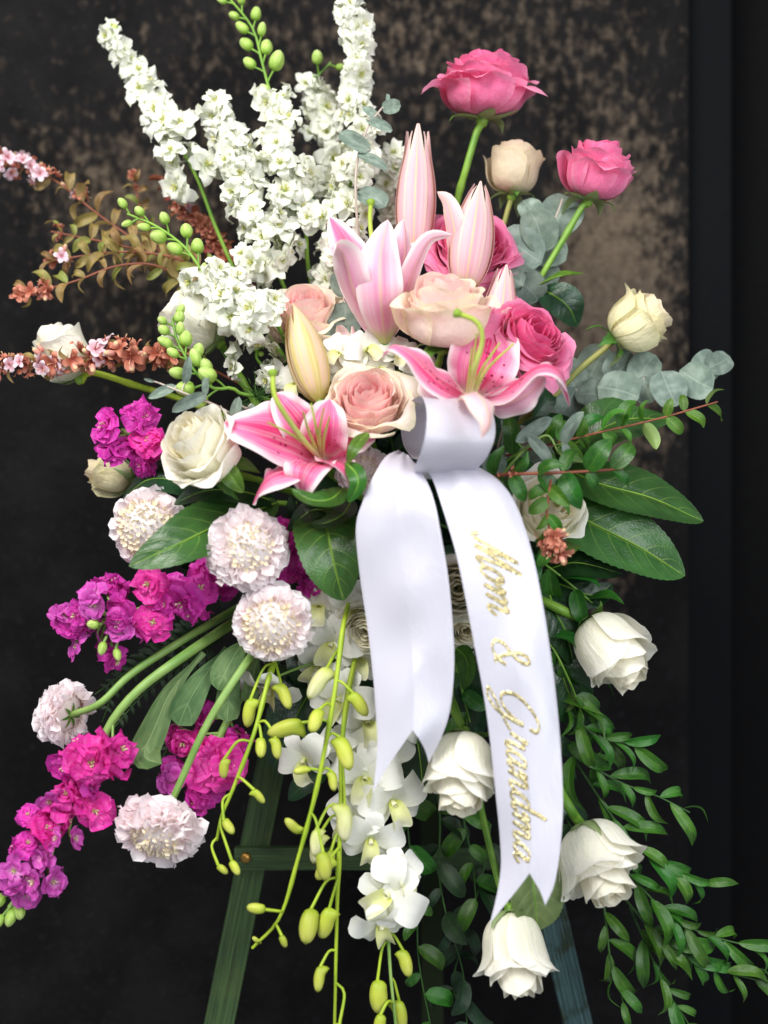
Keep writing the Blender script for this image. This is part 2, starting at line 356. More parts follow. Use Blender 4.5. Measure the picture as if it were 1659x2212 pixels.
M_STIG = simple_petal('lily_stigma', [(0, '#8fae3a'), (1, '#7b9c34')], trans=0.05)
M_NEEDLE = simple_petal('thread_leaf_green', [(0, '#2f5a20'), (1, '#578238')], trans=0.1)

# ribbon satin: fine diagonal weave
def satin():
    b = NB('white_satin'); o = b.obj(); u, v = b.uv()
    w = b.n('TexWave', wave_type='BANDS', bands_direction='DIAGONAL'); b.put(w.inputs['Vector'], b.vec(b.math('MULTIPLY', u, 60.0), b.math('MULTIPLY', v, 12.0))); w.inputs['Scale'].default_value = 2.4; w.inputs['Distortion'].default_value = 0.4
    nz = b.noise(scale_uv(b, 9, 3), 1.0, 4, 0.6, 0.4)
    av = b.math('ABSOLUTE', b.math('MULTIPLY_ADD', v, 2.0, -1.0)); sel = b.ss(0.955, 0.985, av)
    h = b.math('ADD', b.math('MULTIPLY', w.outputs[0], 0.25), b.math('MULTIPLY_ADD', nz, 1.2, b.math('MULTIPLY', sel, 0.6)))
    p = b.surf(hexc('#d5d3df'), b.math('MULTIPLY_ADD', sel, 0.25, 0.25), 0.10, normal=b.bump(h, 0.4, 0.0018), spec=0.85, sheen=0.1, aniso=0.5)
    return p
M_SATIN = satin()
def glitter():
    b = NB('gold_glitter'); vr = b.vor(b.obj(), 1900, 1.0); sp = b.n('SeparateColor'); b.t.links.new(vr.outputs['Color'], sp.inputs[0])
    col = b.mix(sp.outputs[0], hexc('#b8a055'), hexc('#fff4c8'))
    nv = b.n('VectorMath', operation='MULTIPLY_ADD'); b.t.links.new(vr.outputs['Color'], nv.inputs[0]); nv.inputs[1].default_value = (0.9, 0.9, 0.9); nv.inputs[2].default_value = (-0.45, -0.45, -0.45)
    g = b.n('NewGeometry'); ad = b.n('VectorMath', operation='ADD'); b.t.links.new(g.outputs['Normal'], ad.inputs[0]); b.t.links.new(nv.outputs[0], ad.inputs[1])
    nm = b.n('VectorMath', operation='NORMALIZE'); b.t.links.new(ad.outputs[0], nm.inputs[0])
    return b.surf(col, 0.3, normal=nm.outputs[0], metal=0.85)
M_GOLD = glitter()
def wood():
    b = NB('stained_green_timber'); u, v = b.uv()
    g = b.noise(b.vec(b.math('MULTIPLY', u, 5.0), b.math('MULTIPLY', v, 26.0), b.math('MULTIPLY', b.rnd(), 9.0)), 1.0, 6, 0.65, 0.6)
    big = b.noise(b.obj(), 22, 4)
    col = b.mix(b.ss(0.3, 0.7, g), hexc('#1d2d1a'), hexc('#476338')); col = b.mix(b.math('MULTIPLY', b.ss(0.45, 0.7, big), 0.6), col, hexc('#4d5f2e'))
    return b.surf(col, 0.55, normal=b.bump(g, 0.5, 0.002), spec=0.35)
M_WOOD = wood()
def wood2():
    b = NB('grooved_blue_green_timber'); u, v = b.uv(); g = b.noise(scale_uv(b, 4, 12), 1.0, 5, 0.6); big = b.noise(b.obj(), 45, 3)
    col = b.mix(b.ss(0.35, 0.65, g), hexc('#233a3e'), hexc('#4d6a6c')); col = b.mix(b.ss(0.5, 0.65, big), col, hexc('#23301c'))
    return b.surf(col, 0.5, normal=b.bump(g, 0.3, 0.001), spec=0.4)
M_WOODB = wood2()
def wall_mat():
    b = NB('weathered_black_wall'); o = b.obj(); sp = b.n('SeparateXYZ')
    gp = b.n('NewGeometry'); b.t.links.new(gp.outputs['Position'], sp.inputs[0]); X, Z = sp.outputs[0], sp.outputs[2]
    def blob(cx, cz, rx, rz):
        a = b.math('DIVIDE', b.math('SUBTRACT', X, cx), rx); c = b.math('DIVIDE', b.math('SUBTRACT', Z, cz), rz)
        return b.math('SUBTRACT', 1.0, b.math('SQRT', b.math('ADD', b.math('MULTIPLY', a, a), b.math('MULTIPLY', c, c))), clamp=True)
    wear_and_falloff = b.math('MAXIMUM', b.math('MAXIMUM', blob(0.243, 0.225, 0.124, 0.34), blob(0.203, 0.085, 0.13, 0.28)), b.math('MAXIMUM', b.math('MULTIPLY', blob(-0.257, 0.32, 0.21, 0.23), 0.6), b.math('MULTIPLY', blob(0.05, 0.50, 0.62, 0.34), 0.42)))  # worn patches; the wide top blob paints light falloff into the colour
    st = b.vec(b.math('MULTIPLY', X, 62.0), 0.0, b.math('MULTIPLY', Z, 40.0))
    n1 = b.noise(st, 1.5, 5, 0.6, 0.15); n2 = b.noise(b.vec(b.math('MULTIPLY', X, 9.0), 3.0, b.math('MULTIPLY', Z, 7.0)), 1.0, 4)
    th = b.math('SUBTRACT', b.math('MULTIPLY_ADD', wear_and_falloff, 0.62, b.math('SUBTRACT', n1, 0.11)), b.math('MULTIPLY', b.math('SUBTRACT', 0.62, n2), 0.22))
    worn = b.ss(0.52, 0.84, th)  # real wear plus the painted lighter haze of the upper wall
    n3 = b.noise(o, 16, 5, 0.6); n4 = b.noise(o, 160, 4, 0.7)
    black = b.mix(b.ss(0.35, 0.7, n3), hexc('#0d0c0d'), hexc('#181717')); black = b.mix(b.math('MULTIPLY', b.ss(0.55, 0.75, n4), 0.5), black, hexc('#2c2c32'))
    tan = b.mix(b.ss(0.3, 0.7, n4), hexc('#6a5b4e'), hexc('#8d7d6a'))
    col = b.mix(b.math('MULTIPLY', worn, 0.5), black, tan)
    h = b.math('ADD', b.math('MULTIPLY', n4, 1.0), b.math('MULTIPLY', worn, -0.7))
    return b.surf(col, 0.8, normal=b.bump(h, 0.6, 0.004), spec=0.12)
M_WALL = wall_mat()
def plain(name, c, rough=0.6, metal=0.0):
    b = NB(name); nz = b.noise(b.obj(), 120, 4); col = b.mix(b.math('MULTIPLY', nz, 0.4), hexc(c), (0.01, 0.01, 0.01, 1)); return b.surf(col, rough, normal=b.bump(nz, 0.3, 0.001), metal=metal, spec=0.06)
M_BLACK = plain('black_recess', '#09090a', 0.85); M_FOAM = plain('wet_floral_foam', '#14301c', 0.9); M_BRASS = plain('brass_screw', '#c89a50', 0.35, 1.0); M_CAGE = plain('foam_cage_plastic', '#1a2e1c', 0.5)
# ------------------------------------------------------------------ flower builders
UPV = np.array([0, 0, 1.0]); TOW = np.array([0, -1.0, 0])      # towards the viewer's side
def stem_part(th, pts, r0, r1, mat, name='stem', sides=8, n=16, knobs=0, seed=0):
    rr = np.random.RandomState(seed+5)
    def bul(u):
        r = r0+(r1-r0)*u
        for k in range(knobs):
            c = rr.uniform(.15, .9); r = r+r0*0.22*np.exp(-((u-c)/0.03)**2)
        return r
    a = Acc(); a.tube(pts, r0, r1, sides=sides, n=n if not knobs else 40, bulge=bul)
    return add(name, a.build(name, mat), th)

def rose(label, base, d, axis, R, H, mat, op=0.5, n=24, stem=None, sepals=5, ruf=0.03, seed=0, sep_open=0.6, group=None, sw=7.0, stem_mat='green', spin=0.0, loose=0.0):
    rg = np.random.RandomState(seed+11)
    b = P(base[0], base[1], d); th = thing('rose', label, 'rose', b, group)
    R = L(R, d); H = L(H, d); ax = DIR(*axis); M = frame(b, ax, UPV if abs(ax[2]) < 0.95 else TOW, 1.0, spin)
    nu, nv = 16, 17
    u = np.linspace(0, 1, nu)[:, None]; v = np.linspace(-1, 1, nv)[None, :]
    phi = rg.uniform(0, 6.28)
    for k in range(n):
        t = ((k+0.6)/n)**0.85; phi += 2.39996+rg.uniform(-.18, .18)
        ue = u*(1-(0.13+0.10*t)*np.abs(v)**2.4)*(1+0.05*t*np.exp(-(v/0.16)**2))
        rb = R*(0.12+(0.66+0.18*op)*t**0.62); rt = R*(0.04+(0.56+0.40*op)*t**(1.08-0.15*op))
        h = H*(0.95+0.05*math.sin(math.pi*min(1, t*1.3))-0.52*op*max(0, t-0.35)**1.25+rg.uniform(-.03, .03)-(rg.uniform(0, .13) if t > .55 else 0))
        p0 = (R*0.06, 0.0); p1 = (rb*1.12, -0.02*h+0.03*R); p2 = (rb*1.06, 0.55*h); p3 = (rt, h)
        q = 1-ue
        r = q**3*p0[0]+3*q*q*ue*p1[0]+3*q*ue*ue*p2[0]+ue**3*p3[0]
        z = q**3*p0[1]+3*q*q*ue*p1[1]+3*q*ue*ue*p2[1]+ue**3*p3[1]
        s = np.clip((ue-0.70)/0.30, 0, None)
        cur = R*(0.055+(0.15+0.23*op)*t**1.3)*rg.uniform(0.55, 1.1)*(1+0.45*np.cos(v*2.2+rg.uniform(-1, 1)))
        r = r+cur*s**1.4; z = z-cur*(0.35+0.55*op)*s**2.3
        r = r+R*(0.03+0.22*t*(0.5+op))*np.abs(v)**4*ue**1.6*np.where(v > 0, rg.uniform(.2, 1.3), rg.uniform(.2, 1.3))        # side edges roll out
        r = r*(1+0.11*v)                                                              # spiral overlap
        r = r+R*ruf*ue**2.5*(np.sin(v*rg.uniform(3, 6)+rg.uniform(0, 6))+0.5*np.sin(v*rg.uniform(8, 13)+rg.uniform(0, 6)))*(0.35+t)
        z = z+R*ruf*0.8*ue**3*np.sin(v*rg.uniform(4, 9)+rg.uniform(0, 6))*(0.35+t)
        w = (2.15*(1-t**0.6)+0.98*t**0.6)*(0.45+0.55*np.sin(np.pi*np.clip(0.10+0.62*ue, 0, 1)))
        an = phi+w*v+rg.uniform(-.04, .04)*ue*4*loose
        g = np.stack([r*np.cos(an), r*np.sin(an), z], -1)
        if loose and t > 0.6:                                                         # an outer petal leans away
            lean = loose*rg.uniform(0, 0.4); c, s2 = math.cos(lean), math.sin(lean); x = np.cos(phi)*g[..., 0]+np.sin(phi)*g[..., 1]; y = -np.sin(phi)*g[..., 0]+np.cos(phi)*g[..., 1]
            x2 = c*x+s2*g[..., 2]; z2 = -s2*x+c*g[..., 2]; g = np.stack([np.cos(phi)*x2-np.sin(phi)*y, np.sin(phi)*x2+np.cos(phi)*y, z2], -1)
        me = Acc().grid(g).build('petal', mat)
        add('petal', me, th, M, color=(t, 0, 0, 1))
    cal = lathe_grid([(0.0, -0.24*R), (0.07*R, -0.24*R), (0.12*R, -0.20*R), (0.15*R, -0.10*R), (0.12*R, -0.02*R), (0.20*R, 0.02*R)], 10)
    add('calyx', Acc().grid(cal, 0, True).build('calyx', M_STEM['green']), th, M)
    for k in range(sepals):
        a = k*2*math.pi/5+rg.uniform(-.3, .3); e = np.array([math.cos(a), math.sin(a), 0]); o = sep_open*rg.uniform(0.4, 1.5)
        Ls = R*rg.uniform(0.75, 1.05)
        # from clasping the bloom (o=0) to turned back (o>1)
        rbo = R*(0.80+0.18*op); o = min(o, 1.25)
        cl_ = [np.array([0.10*R, -0.06*R]), np.array([0.52*rbo, -0.02*R]), np.array([0.92*rbo, 0.22*H]), np.array([1.02*rbo, 0.50*H])]     # clasping the bloom
        rf_ = [np.array([0.10*R, -0.06*R]), np.array([0.34*R, -0.06*R]), np.array([0.62*R, -0.22*R]), np.array([0.78*R, -0.62*R])]            # turned back
        f_ = min(1, max(0, o)); pts = [e*(a_[0]*(1-f_)+b_[0]*f_)+np.array([0, 0, a_[1]*(1-f_)+b_[1]*f_]) for a_, b_ in zip(cl_, rf_)]
        g = blade(pts, R*0.20, -e*0.4+np.array([0, 0, 1.0]), 0.5, 1.1, 0.4, nu=10, nv=5, cup=0.25, serr=5 if k % 2 else 0, sa=0.25)
        add('sepal', Acc().grid(g).build('sepal', M_LEAF['sepal']), th, M)
    if stem:
        pts = [b-ax*0.18*R]+PP(stem, d)
        stem_part(th, pts, L(sw, d), L(sw*0.9, d), M_STEM[stem_mat], knobs=2, seed=seed)
    return th

def floret_mesh(name, seed, npet, Lp, Wp, mats, cup=0.2, ruf=0.1, tiers=1, pointed=0.6, lift=(0.25,), a=0.55, stam=5, stl=0.35, jag=0, back=0.0, curl=-0.15, wild=0.2):
    """a small blossom facing local +Z, petals welded at the centre"""
    rg = np.random.RandomState(seed); A = Acc()
    for tr in range(tiers):
        sc_ = 1-0.28*tr; lf = lift[min(tr, len(lift)-1)]
        for k in range(npet if tr == 0 else max(3, npet-1)):
            an = (k+0.5*tr)*2*math.pi/npet+rg.uniform(-.22, .22); e = np.array([math.cos(an), math.sin(an), 0]); l = Lp*sc_*rg.uniform(.82, 1.12); f = lf+rg.uniform(-.18, .18)
            pts = [np.zeros(3), e*l*0.45+UPV*l*0.45*f, e*l*0.8+UPV*l*(0.7*f), e*l+UPV*l*(0.75*f+curl+rg.uniform(-wild, wild))]
            g = blade(pts, Wp*sc_*rg.uniform(.85, 1.15), UPV, a, pointed, 0.0, nu=8, nv=6, cup=cup+rg.uniform(-.15, .15), ruf=ruf, rf=rg.uniform(1.2, 2.4), ph=rg.uniform(0, 6), serr=jag, sa=0.2)
            g[0] = 0
            A.grid(g, 0)
    for k in range(stam):
        an = k*2*math.pi/max(1, stam)+rg.uniform(-.4, .4); e = np.array([math.cos(an), math.sin(an), 0]); l = Lp*stl*rg.uniform(.7, 1.1)
        A.tube([np.zeros(3), e*l*0.35+UPV*l*0.6, e*l*0.5+UPV*l], Lp*0.03, Lp*0.055, 1, 4, 4)
    return A.build(name, mats, weld=Lp*0.012)
LARK = [floret_mesh('larkspur_floret', 40+i, 5, 1.0, 0.40, [M_LARK, M_LARKC], cup=0.1, ruf=0.30, tiers=2, pointed=0.8, lift=(0.1, 0.6), a=0.66, stam=4, stl=0.32, curl=-0.25, wild=0.45) for i in range(9)]
STOCKF = {k: [floret_mesh('stock_floret', 80+i, 5, 1.0, 0.50, [m, M_STOCKC], cup=0.1, ruf=0.32, tiers=3, pointed=0.26, lift=(-.08, 0.3, .8), wild=.4, stam=4, stl=0.3, jag=0, curl=-0.12) for i in range(4)] for k, m in (('m', M_STOCK), ('p', M_STOCKP))}
STOCKF['l'] = [floret_mesh('stock_floret', 90+i, 4, 1.0, 0.46, [M_STOCKL, M_STOCKC], cup=0.1, ruf=0.2, tiers=2, pointed=0.35, lift=(0.3, .7), wild=.35, stam=4, stl=0.3) for i in range(3)]
ABELF = [floret_mesh('blossom', 120+i, 5, 1.0, 0.36, [M_ABEL, M_ABELC], cup=0.1, ruf=0.05, pointed=0.5, lift=(0.5,), stam=3, stl=0.7) for i in range(3)]
ABELC = [floret_mesh('calyx_cluster', 130+i, 4, 1.0, 0.30, [M_ABELC, M_ABELB], cup=0.2, ruf=0.04, pointed=0.5, lift=(0.7,), stam=2, stl=1.0) for i in range(3)]
def ovoid(name, mats, ln=1.0, wd=0.34, tip=0.5, ridges=5, ra=0.05, ped=0.0, nose=0.0, pedr=0.06):
    """bud along local +Z from its pedicel"""
    u = np.linspace(0, 1, 12); a = np.linspace(0, 2*math.pi, 13)
    r = wd*beta(np.clip(u, 0.0, 1), 0.5, tip)
    g = np.stack([r[:, None]*np.cos(a)*(1+ra*np.cos(ridges*a)), r[:, None]*np.sin(a)*(1+ra*np.cos(ridges*a)), u[:, None]*ln*np.ones_like(a)], -1)
    if nose:   # the chin of an orchid bud: a spur by the base
        bump = nose*np.exp(-((u-0.16)/0.11)**2)
        g[..., 0] += bump[:, None]*np.maximum(0, np.cos(a))**3; g[..., 2] -= 0.5*bump[:, None]*np.maximum(0, np.cos(a))**3
    return Acc().grid(g, 0, True).build(name, mats, weld=1e-4)
LBUD = [ovoid('bud', M_LBUD, 1.0, w, 0.6, 5, 0.07) for w in (0.30, 0.34, 0.38)]
OBUD = [ovoid('bud', m, 1.0, w, 0.55, 3, 0.05, nose=n) for m in (M_OBUD, M_OBUDW) for w, n in ((0.23, 0.16), (0.26, 0.05), (0.21, 0.22))]
ABUD = ovoid('flower_bud', M_ABELB, 1.0, 0.24, 0.45, 3, 0.03)
def whorl(name, n, seed):
    rg = np.random.RandomState(seed); A = Acc()
    for k in range(n):
        e = nrm(rg.normal(size=3)*[1, 1, 0.45]); l = rg.uniform(.6, 1.1)
        A.tube([np.zeros(3), e*l*0.5+UPV*0.1, e*l+UPV*rg.uniform(-.2, .45)*l], 0.014, 0.006, 0, 3, 6)
    return A.build(name, M_NEEDLE, weld=0.02)
WHORL = [whorl('thread_leaf', 26, 5), whorl('thread_leaf', 20, 6)]

def larkspur(label, pts, w0, w1, seed, florets=36, tip_buds=0, bud_pts=None, stem=None, fs=(17, 30), group='white larkspur spikes', u0=0.0, u1=1.0, face=0.35, whorls=0):
    """pts: spine from tip to foot; w0/w1 half-width at tip and foot (units)"""
    rg = np.random.RandomState(seed); q = PP(pts); th = thing('larkspur_spike', label, 'larkspur', q[-1], group)
    c = cr(q, 60); t = tangents(c)
    full = q+(PP(stem) if stem else [])
    stem_part(th, (PP(bud_pts)[:-1] if bud_pts else [])+full, L(2.5), L(6), M_STEM['green'], n=40, seed=seed)
    for k in range(florets):
        u = u0+(u1-u0)*((k+rg.uniform(0, 1))/florets); i = int(u*59); T = t[i]
        an = rg.uniform(-0.62, 0.62)*math.pi       # mostly the side that faces the viewer
        n0 = TOW-np.dot(TOW, T)*T; n0 = nrm(n0); s0 = np.cross(T, n0)
        out = n0*math.cos(an)+s0*math.sin(an); hw = L(w0+(w1-w0)*u)
        r = hw*rg.uniform(.3, 1.55); size = L(fs[0]+(fs[1]-fs[0])*min(1, 0.25+u*1.1))*rg.uniform(.75, 1.2)
        pos = c[i]+out*r
        zz = nrm(out+face*TOW+0.45*rg.normal(size=3)-0.2*T)
        f = add('floret', LARK[rg.randint(len(LARK))], th, frame(pos, zz, rg.normal(size=3), size))
    if bud_pts:
        bq = cr(PP([p[:3] for p in bud_pts]), 40); bt = tangents(bq); nb = tip_buds
        for k in range(nb):
            u = (k+0.3)/nb; i = int(u*39); side = 1 if k % 2 else -1
            s0 = nrm(np.cross(bt[i], TOW)); out = nrm(s0*side*rg.uniform(.5, 1)+TOW*rg.uniform(-.2, .7)-bt[i]*rg.uniform(.5, 1.2))
            l = L(22+22*u)*rg.uniform(.85, 1.2); ped = L(14+14*u)
            b0 = bq[i]; b1 = b0+out*ped
            bo = add('bud', LBUD[rg.randint(3)], th, frame(b1, nrm(out-bt[i]*0.3), rg.normal(size=3), l))
            add('pedicel', Acc().tube([b0, b0+out*ped*0.5+UPV*0.0005, b1+out*l*0.05], L(2.2), L(2.4), 0, 5, 5).build('pedicel', M_STEM['green']), bo)
    if florets:
        for k in range(6):
            i = rg.randint(0, 5); z = nrm(rg.normal(size=3)*.7+TOW*.5-t[0]*.9); add('bud', LBUD[k % 3], th, frame(c[0]+t[0]*L(k*5), z, rg.normal(size=3), L(rg.uniform(14, 24))))
    for k in range(whorls):
        i = int(rg.uniform(.75, 1)*59); add('thread_leaf', WHORL[k % 2], th, frame(c[i]+TOW*L(12), rg.normal(size=3), rg.normal(size=3), L(rg.uniform(38, 60))))
    return th

def lily_bud(label, base, tip, d0, d1, R, mat, tips=(0.1, 0.1, 0.1), seed=0, stem=None, bend=0.0):
    rg = np.random.RandomState(seed); b = P(*base, d0); tp = P(*tip, d1); th = thing('lily_bud', label, 'lily bud', b)
    ax = nrm(tp-b); H = np.linalg.norm(tp-b); M = frame(b, ax, TOW, 1.0, rg.uniform(-.3, .3)); R = L(R, d0)
    for k in range(6):
        inner = k % 2; an = k*math.pi/3
        u = np.linspace(0, 1, 20)[:, None]; v = np.linspace(-1, 1, 9)[None, :]
        r = R*(1-0.10*inner)*np.maximum(beta(u, 0.55, 0.75)*1.0, 0.16*(1-u)**0.5+0.05)
        sp = tips[(k//2) % len(tips)]*(0.5 if inner else 1.0); r = r+R*sp*np.clip((u-0.72)/0.28, 0, 1)**1.8
        hw = (0.62 if not inner else 0.5)*(1-np.clip((u-0.70)/0.30, 0, 1)**1.4*0.8)*np.ones_like(v)
        rr = r*(1-0.07*np.abs(v)**1.5+0.045*np.exp(-(v/0.13)**2)-0.03*np.exp(-((np.abs(v)-0.28)/0.12)**2))*(1+0.01*rg.uniform(-1, 1))
        a = an+hw*v; z = H*(u*(0.97 if inner else 1.0)+0*v)
        g = np.stack([rr*np.cos(a)+bend*R*np.sin(np.pi*u), rr*np.sin(a), z], -1)
        add('tepal', Acc().grid(g).build('tepal', mat), th, M)
    if stem: stem_part(th, [b+ax*L(4)]+PP(stem, d0), L(9), L(8), M_STEM['green'], seed=seed)
    return th

def lily(label, base, tepals, pistil=None, stamens=(), stem=None, seed=0):
    """tepals: (points, width, normal, material, kwargs)"""
    th = thing('lily', label, 'lily', base); rg = np.random.RandomState(seed)
    for pts, W, n0, mt, kw in tepals:
        d = pts[0][2]
        k = dict(a=0.62, b=0.72, base=0.25, nu=30, nv=13, cup=-0.12, ruf=0.15, rf=2.6, mid=-0.13); k.update(kw)
        g = blade(PP(pts), L(W, d), DIR(*n0), ph=rg.uniform(0, 6), **k)
        add('tepal', Acc().grid(g).build('tepal', M_LILY[mt]), th)
    if pistil:
        q = PP(pistil); o = add('pistil', Acc().tube(q, L(6), L(5), n=20).build('pistil', M_FILA), th)
        e = q[-1]; dr = nrm(q[-1]-q[-2])
        add('stigma', Acc().grid(lathe_grid([(0, -0.004), (0.0022, -0.003), (0.0036, 0), (0.0038, 0.0014), (0.0024, 0.0028), (0, 0.003)], 9), 0, True).build('stigma', M_STIG, weld=1e-5), o, frame(e, dr))
    for s in stamens: add('stamen', Acc().tube(PP(s), L(5), L(1.6), n=14).build('stamen', M_FILA), th)
    if stem: stem_part(th, PP(stem), L(9), L(9), M_STEM['green'], seed=seed)
    return th

def leaf_mesh(name, mat, seed, W=0.25, a=0.6, b=0.8, cup=0.15, fold=0.1, bow=-0.12, serr=0, quilt=0, qa=0.0, nu=12, nv=7, ruf=0.03, stalk=0.06):
    rg = np.random.RandomState(seed); w = rg.uniform(-.1, .1)
    pts = [(0, 0, 0), (0.35, w*0.6, -bow*0.5), (0.7, w, -bow*0.4), (1, w*0.5, bow)]
    return Acc().grid(blade(pts, W, (0, 0, 1), a, b, stalk, nu=nu, nv=nv, cup=cup, fold=fold, ruf=ruf, rf=1.5, ph=rg.uniform(0, 6), serr=serr, sa=0.08, quilt=quilt, qa=qa)).build(name, mat)
LV = {k: [leaf_mesh('leaf', M_LEAF[m], 10+i, **kw) for i in range(4)] for k, m, kw in (
    ('copper', 'copper', dict(W=0.22, a=0.6, b=0.8, fold=0.3, bow=-0.3)), ('rust', 'rust', dict(W=0.26, fold=0.2, bow=-0.2)),
    ('fresh', 'fresh', dict(W=0.27, a=0.55, b=0.75, fold=0.2, bow=-0.15)), ('gloss', 'gloss', dict(W=0.25, a=0.55, b=0.85, fold=0.12, bow=-0.2)),
    ('ruscus', 'ruscus', dict(W=0.14, a=0.75, b=1.15, fold=0.18, bow=-0.3)), ('vine', 'dark', dict(W=0.24, a=0.5, b=0.7, fold=0.15, bow=-0.2)), ('vineg', 'ruscus', dict(W=0.24, a=0.5, b=0.75, fold=0.15, bow=-0.2)),
    ('euca', 'euca', dict(W=0.47, a=0.42, b=0.40, fold=0.04, cup=0.08, bow=-0.06, stalk=0.02)), ('eucal', 'euca', dict(W=0.17, a=0.5, b=0.65, fold=0.25, bow=-0.1)),
    ('fill', 'bigdark', dict(W=0.24, a=0.6, b=0.8, fold=0.15, bow=-0.2, quilt=7, qa=0.05, nu=24, nv=9)), ('fern', 'dark', dict(W=0.2, a=0.5, b=0.8, fold=0.1, serr=6)))}

def branch(name, label, cat, pts, kind, n, ls, stem_m, sr=(3.0, 2.0), seed=0, group=None, u0=0.05, u1=1.0, spread=0.9, face=0.7, fwd=0.6, pair=True, droop=0.0, cl=None, d=None, down=None):
    """pts from foot to tip. ls: leaf length at foot, tip. cl: clusters [(u, n_blossom, n_calyx, n_bud, size)]"""
    rg = np.random.RandomState(seed); q = PP(pts, d); th = thing(name, label, cat, q[0], group); c = cr(q, 60); t = tangents(c)
    stem_part(th, q, L(sr[0]), L(sr[1]), M_STEM[stem_m], n=30, seed=seed, sides=6)
    for k in range(n):
        u = u0+(u1-u0)*(k+0.5)/n; i = min(59, int(u*59)); T = t[i]; s0 = nrm(np.cross(T, TOW)); tw = rg.uniform(-.7, .7)
        for side in ((1, -1) if pair else ((1,) if k % 2 else (-1,))):
            out = s0*side*math.cos(tw)+TOW*math.sin(tw)*side
            al = nrm(T*fwd*rg.uniform(.6, 1.4)+out*spread+rg.normal(size=3)*0.16-UPV*droop*rg.uniform(.4, 1.5))
            if down is not None: al = nrm(al+np.asarray(down))
            nn = nrm(TOW*face+UPV*0.45+rg.normal(size=3)*0.38)
            l = L(ls[0]+(ls[1]-ls[0])*u)*rg.uniform(.6, 1.2)
            add('leaf', LV[kind][rg.randint(4)], th, leafframe(c[i]+al*l*0.03, al, nn, (l, l*rg.uniform(.85, 1.15), l)))
    for (u, nb, nc, nbud, size) in (cl or []):
        i = min(59, int(u*59))
        for k in range(nb):
            z = nrm(rg.normal(size=3)+TOW*0.9+UPV*0.3); add('blossom', ABELF[rg.randint(3)], th, frame(c[i]+z*L(size)*rg.uniform(.5, 1.1), z, rg.normal(size=3), L(size*0.62)*rg.uniform(.8, 1.2)))
        for k in range(nc):
            z = nrm(rg.normal(size=3)+TOW*0.5); add('calyx_cluster', ABELC[rg.randint(3)], th, frame(c[min(59, max(0, i+rg.randint(-2, 3)))]+z*L(size)*rg.uniform(.15, .7), z, rg.normal(size=3), L(size*0.75)*rg.uniform(.8, 1.2)))
        for k in range(nbud):
            z = nrm(rg.normal(size=3)+TOW*0.5); add('flower_bud', ABUD, th, frame(c[i]+z*L(size)*rg.uniform(.3, .9), z, rg.normal(size=3), L(size*0.8)))
    return th

def stock(label, pts, flo, seed, tipb=(), leaves=(), group='magenta stock stems', sr=(11, 5)):
    """pts foot to tip; flo: (x,y,d,size,kind,n) clumps"""
    rg = np.random.RandomState(seed); q = PP(pts); th = thing('stock_stem', label, 'stock flower', q[0], group)
    stem_part(th, q, L(sr[0]), L(sr[1]), M_STEM['pale'], n=30, seed=seed); c = cr(q, 50)
    for (x, y, d, size, kind, n) in flo:
        ctr = P(x, y, d)
        for k in range(n):
            z = nrm(rg.normal(size=3)*[1, .6, 1]+TOW*0.9) if n > 1 else nrm(TOW+rg.normal(size=3)*0.35)
            s = L(size)*rg.uniform(.8, 1.15)*(1.0 if n == 1 else 0.8); pos = ctr+(z*L(size)*0.55*[1, .9, 1] if n > 1 else 0)
            f = add('floret', STOCKF[kind][rg.randint(len(STOCKF[kind]))], th, frame(pos, z, rg.normal(size=3), s))
            j = int(np.argmin(np.linalg.norm(c-pos, axis=1))); j = max(0, j-3)
            add('pedicel', Acc().tube([c[j], (c[j]+pos)/2+(c[min(49, j+4)]-c[j])*0.3, pos], L(3), L(3.5), 0, 5, 6).build('pedicel', M_STEM['pale']), f)
    for (x, y, d, sz, dx, du) in tipb:
        z = DIR(dx, du, .3); p = P(x, y, d); f = add('bud', LBUD[rg.randint(3)], th, frame(p, z, rg.normal(size=3), L(sz))); j = int(np.argmin(np.linalg.norm(c-p, axis=1)))
        add('pedicel', Acc().tube([c[max(0, j-3)], (c[max(0, j-3)]+p)/2+z*L(2), p+z*L(2)], L(3), L(3.5), 0, 5, 6).build('pedicel', M_STEM['pale']), f)
    for lp, W, n0, kw in leaves:
        g = blade(PP(lp), L(W), DIR(*n0), **dict(dict(a=1.2, b=0.32, base=0.22, nu=20, nv=9, cup=0.15, ruf=0.05, rf=1.3), **kw)); add('leaf', Acc().grid(g).build('leaf', M_LEAF['stock']), th)
    return th

